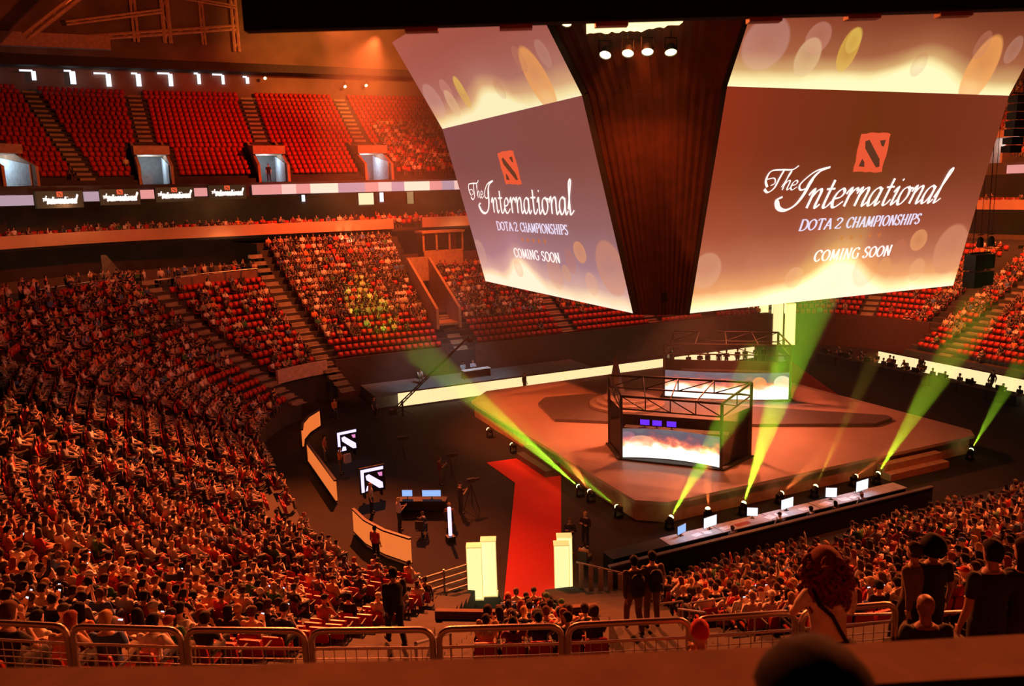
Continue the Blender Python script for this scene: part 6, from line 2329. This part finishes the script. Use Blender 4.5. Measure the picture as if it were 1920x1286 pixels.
# camera crane
o = thing('camera_crane', 'dark camera crane boom slanting up across the far side boards', 'camera crane', (-18.3, 13.0, 0))
g = G()
a, b = V((-.9, -.7, .75)), V((6.6, 2.2, 5.3))
for s in (-.12, .12):
    g.tube([a + V((0, 0, s)), b + V((0, 0, s * .4))], .05, 6)
n = 16
for i in range(n):
    g.tube([a.lerp(b, i / n) + V((0, 0, .12 * (-1) ** i * (1 - .6 * i / n))), a.lerp(b, (i + 1) / n) + V((0, 0, -.12 * (-1) ** i * (1 - .6 * i / n)))], .025, 5)
g.build('boom', black_metal, o)
g = G()
g.box((-1.0, -.75, .65), (.5, .5, .4))
g.build('counterweight', black_metal, o)
g = G()
g.tube([(0, 0, 0), (0, 0, 1.25)], .08, 8)
for j in range(3):
    g.tube([(0, 0, .5), (.8 * cos(j * 2.09), .8 * sin(j * 2.09), .05)], .04, 6)
g.build('base', black_metal, o)
g = G()
g.box((6.7, 2.25, 5.0), (.3, .5, .4))
g.build('camera_head', black_metal, o)

# presenters on the broadcast riser
table(-9.7, 18.9, .9, rad(3), 2.6, .7, .76, 'white-topped presenters desk on the broadcast riser', paper, None)
for i, (x, y, lab, shc) in enumerate(((-10.5, 19.95, 'presenter in pale blue shirt at the left of the white desk', (.5, .62, .75)), (-9.5, 20.0, 'presenter in pale lilac shirt at the right of the white desk', (.62, .62, .78)), (-14.7, 19.6, 'presenter in white shirt sitting alone at the left of the riser', (.7, .74, .8)))):
    chair_simple(x, y - .02, .88, pi, ('left', 'right', 'lone')[i] + ' chair of the presenters on the broadcast riser', None)
    crew(lab, ('lap', 'crossed', 'lean')[i], x, y, .9, x, 0 if i < 2 else 5, shc, 'short')
spot('riser_light', (-12, 15.8, 9.5), (-12, 19.4, .9), 1500, (.72, .88, 1.0), 80, .6, .3)

# guest tables with people at the right, in front of the lit boards
k = 0
for i in range(8):
    y = 10.5 - 2.5 * i
    table(23.1, y, 0, pi / 2, 2.4, .7, .76, nth(i + 1) + ' dark guest table from the far end, before the right-hand lit boards', dark, 'guest tables')
    for j in range(2):
        yy = y + .6 - 1.2 * j
        k += 1
        hr = ('short', 'cap', 'tousled', 'long', 'short')[k % 5]
        crew(f'seated guest {nth(k)} from the far end of the tables before the right-hand lit boards', ('lap', 'lean', 'turned', 'chin')[k % 4], 23.95, yy, 0, 0, yy, None, hr)
    if i % 1 == 0:
        monitor((22.95, y + .3, .76), pi / 2 + .1, M('dim_screen_back', (.3, .2, .18), .5, emit=srgb(120, 76, 70), strength=.8), nth(i + 1) + ' monitor from the far end on the guest tables', .62, .38, 'monitors on the guest tables')
for i in range(10):
    y = 11.3 - 1.05 * i - (i % 3) * .3
    crew(f'guest {nth(i + 1)} from the far end of the back row against the right-hand lit boards', ('lap', 'crossed', 'turned', 'lean')[i % 4], 25.3, y, 0, 0, y, None, ('short', 'tousled', 'cap', 'long')[i % 4])
crew('guest standing against the lit boards, midway along the guest tables', 'stand', 25.4, 2.2, 0, 10, 0, (.02, .012, .01), 'short', 1.02, True)
crew('person with a bag standing against the lit boards, right of the guest tables', 'stand_walk', 25.4, -4.4, 0, 10, 0, (.02, .012, .01), 'short', 1.02, True)
# people behind the far booth, dark against the lit far boards
for i in range(9):
    x = 9.6 + 1.0 * i + (i % 2) * .2
    crew(f'dark figure {nth(i + 1)} from the left behind the far booth against the lit boards', ('stand', 'stand_crossed', 'stand_walk')[i % 3], x, 14.2 - .12 * i, 0, 5, 0, (.02, .012, .012), ('short', 'cap', 'tousled')[i % 3], .97, True)
# someone in the second upper entrance from the right
x, y, nx, ny = UVOMS[2]
crew('small dark figure standing in the bright upper deck entrance', 'stand', x - .3, y + 1.2, 18.6, x, 0, (.02, .02, .03), 'short', 1.02, True)
# exit light in the corner tunnel, laptop in the right block
o = thing('exit_sign', 'small green exit light in the dark corner tunnel', 'sign', (-26.1, 21.4, 3.0), rad(35))
g = G()
g.box((0, 0, 0), (.5, .12, .26))
g.build('case', dark, o)
g = G()
g.box((0, -.065, 0), (.44, .01, .2))
g.build('lit_face', M('green_exit_light', (.02, .1, .05), .5, emit=srgb(90, 220, 160), strength=1.3), o)
x, y, nx, ny = LOW.P(1.115, row_d(19) + .1)
o = thing('laptop', 'open laptop with bright white screen among the right block', 'laptop', (x, y, tier_z(1.115, 19) + .75), ctr(x, y) + pi)
g = G()
g.box((0, 0, 0), (.36, .25, .02))
g.build('base', steel, o)
g = G()
g.box((0, .16, .13), (.36, .012, .26), 0, 0, rad(-20))
g.build('lid', steel, o)
g = G()
g.box((0, .152, .13), (.33, .008, .22), 0, 0, rad(-20))
g.build('screen', WHITE_SCREEN, o)
# ------------------------------------------------------------------ thin haze over the floor
g = G()
g.box((9, 9, 16.2), (66, 50, 30))
hz = g.build('arena_haze', haze('arena_haze', (1, .9, .85), .0017))
tag(hz, 'thin orange haze hanging over the arena floor', 'haze', None, 'stuff')
# ---- END ----
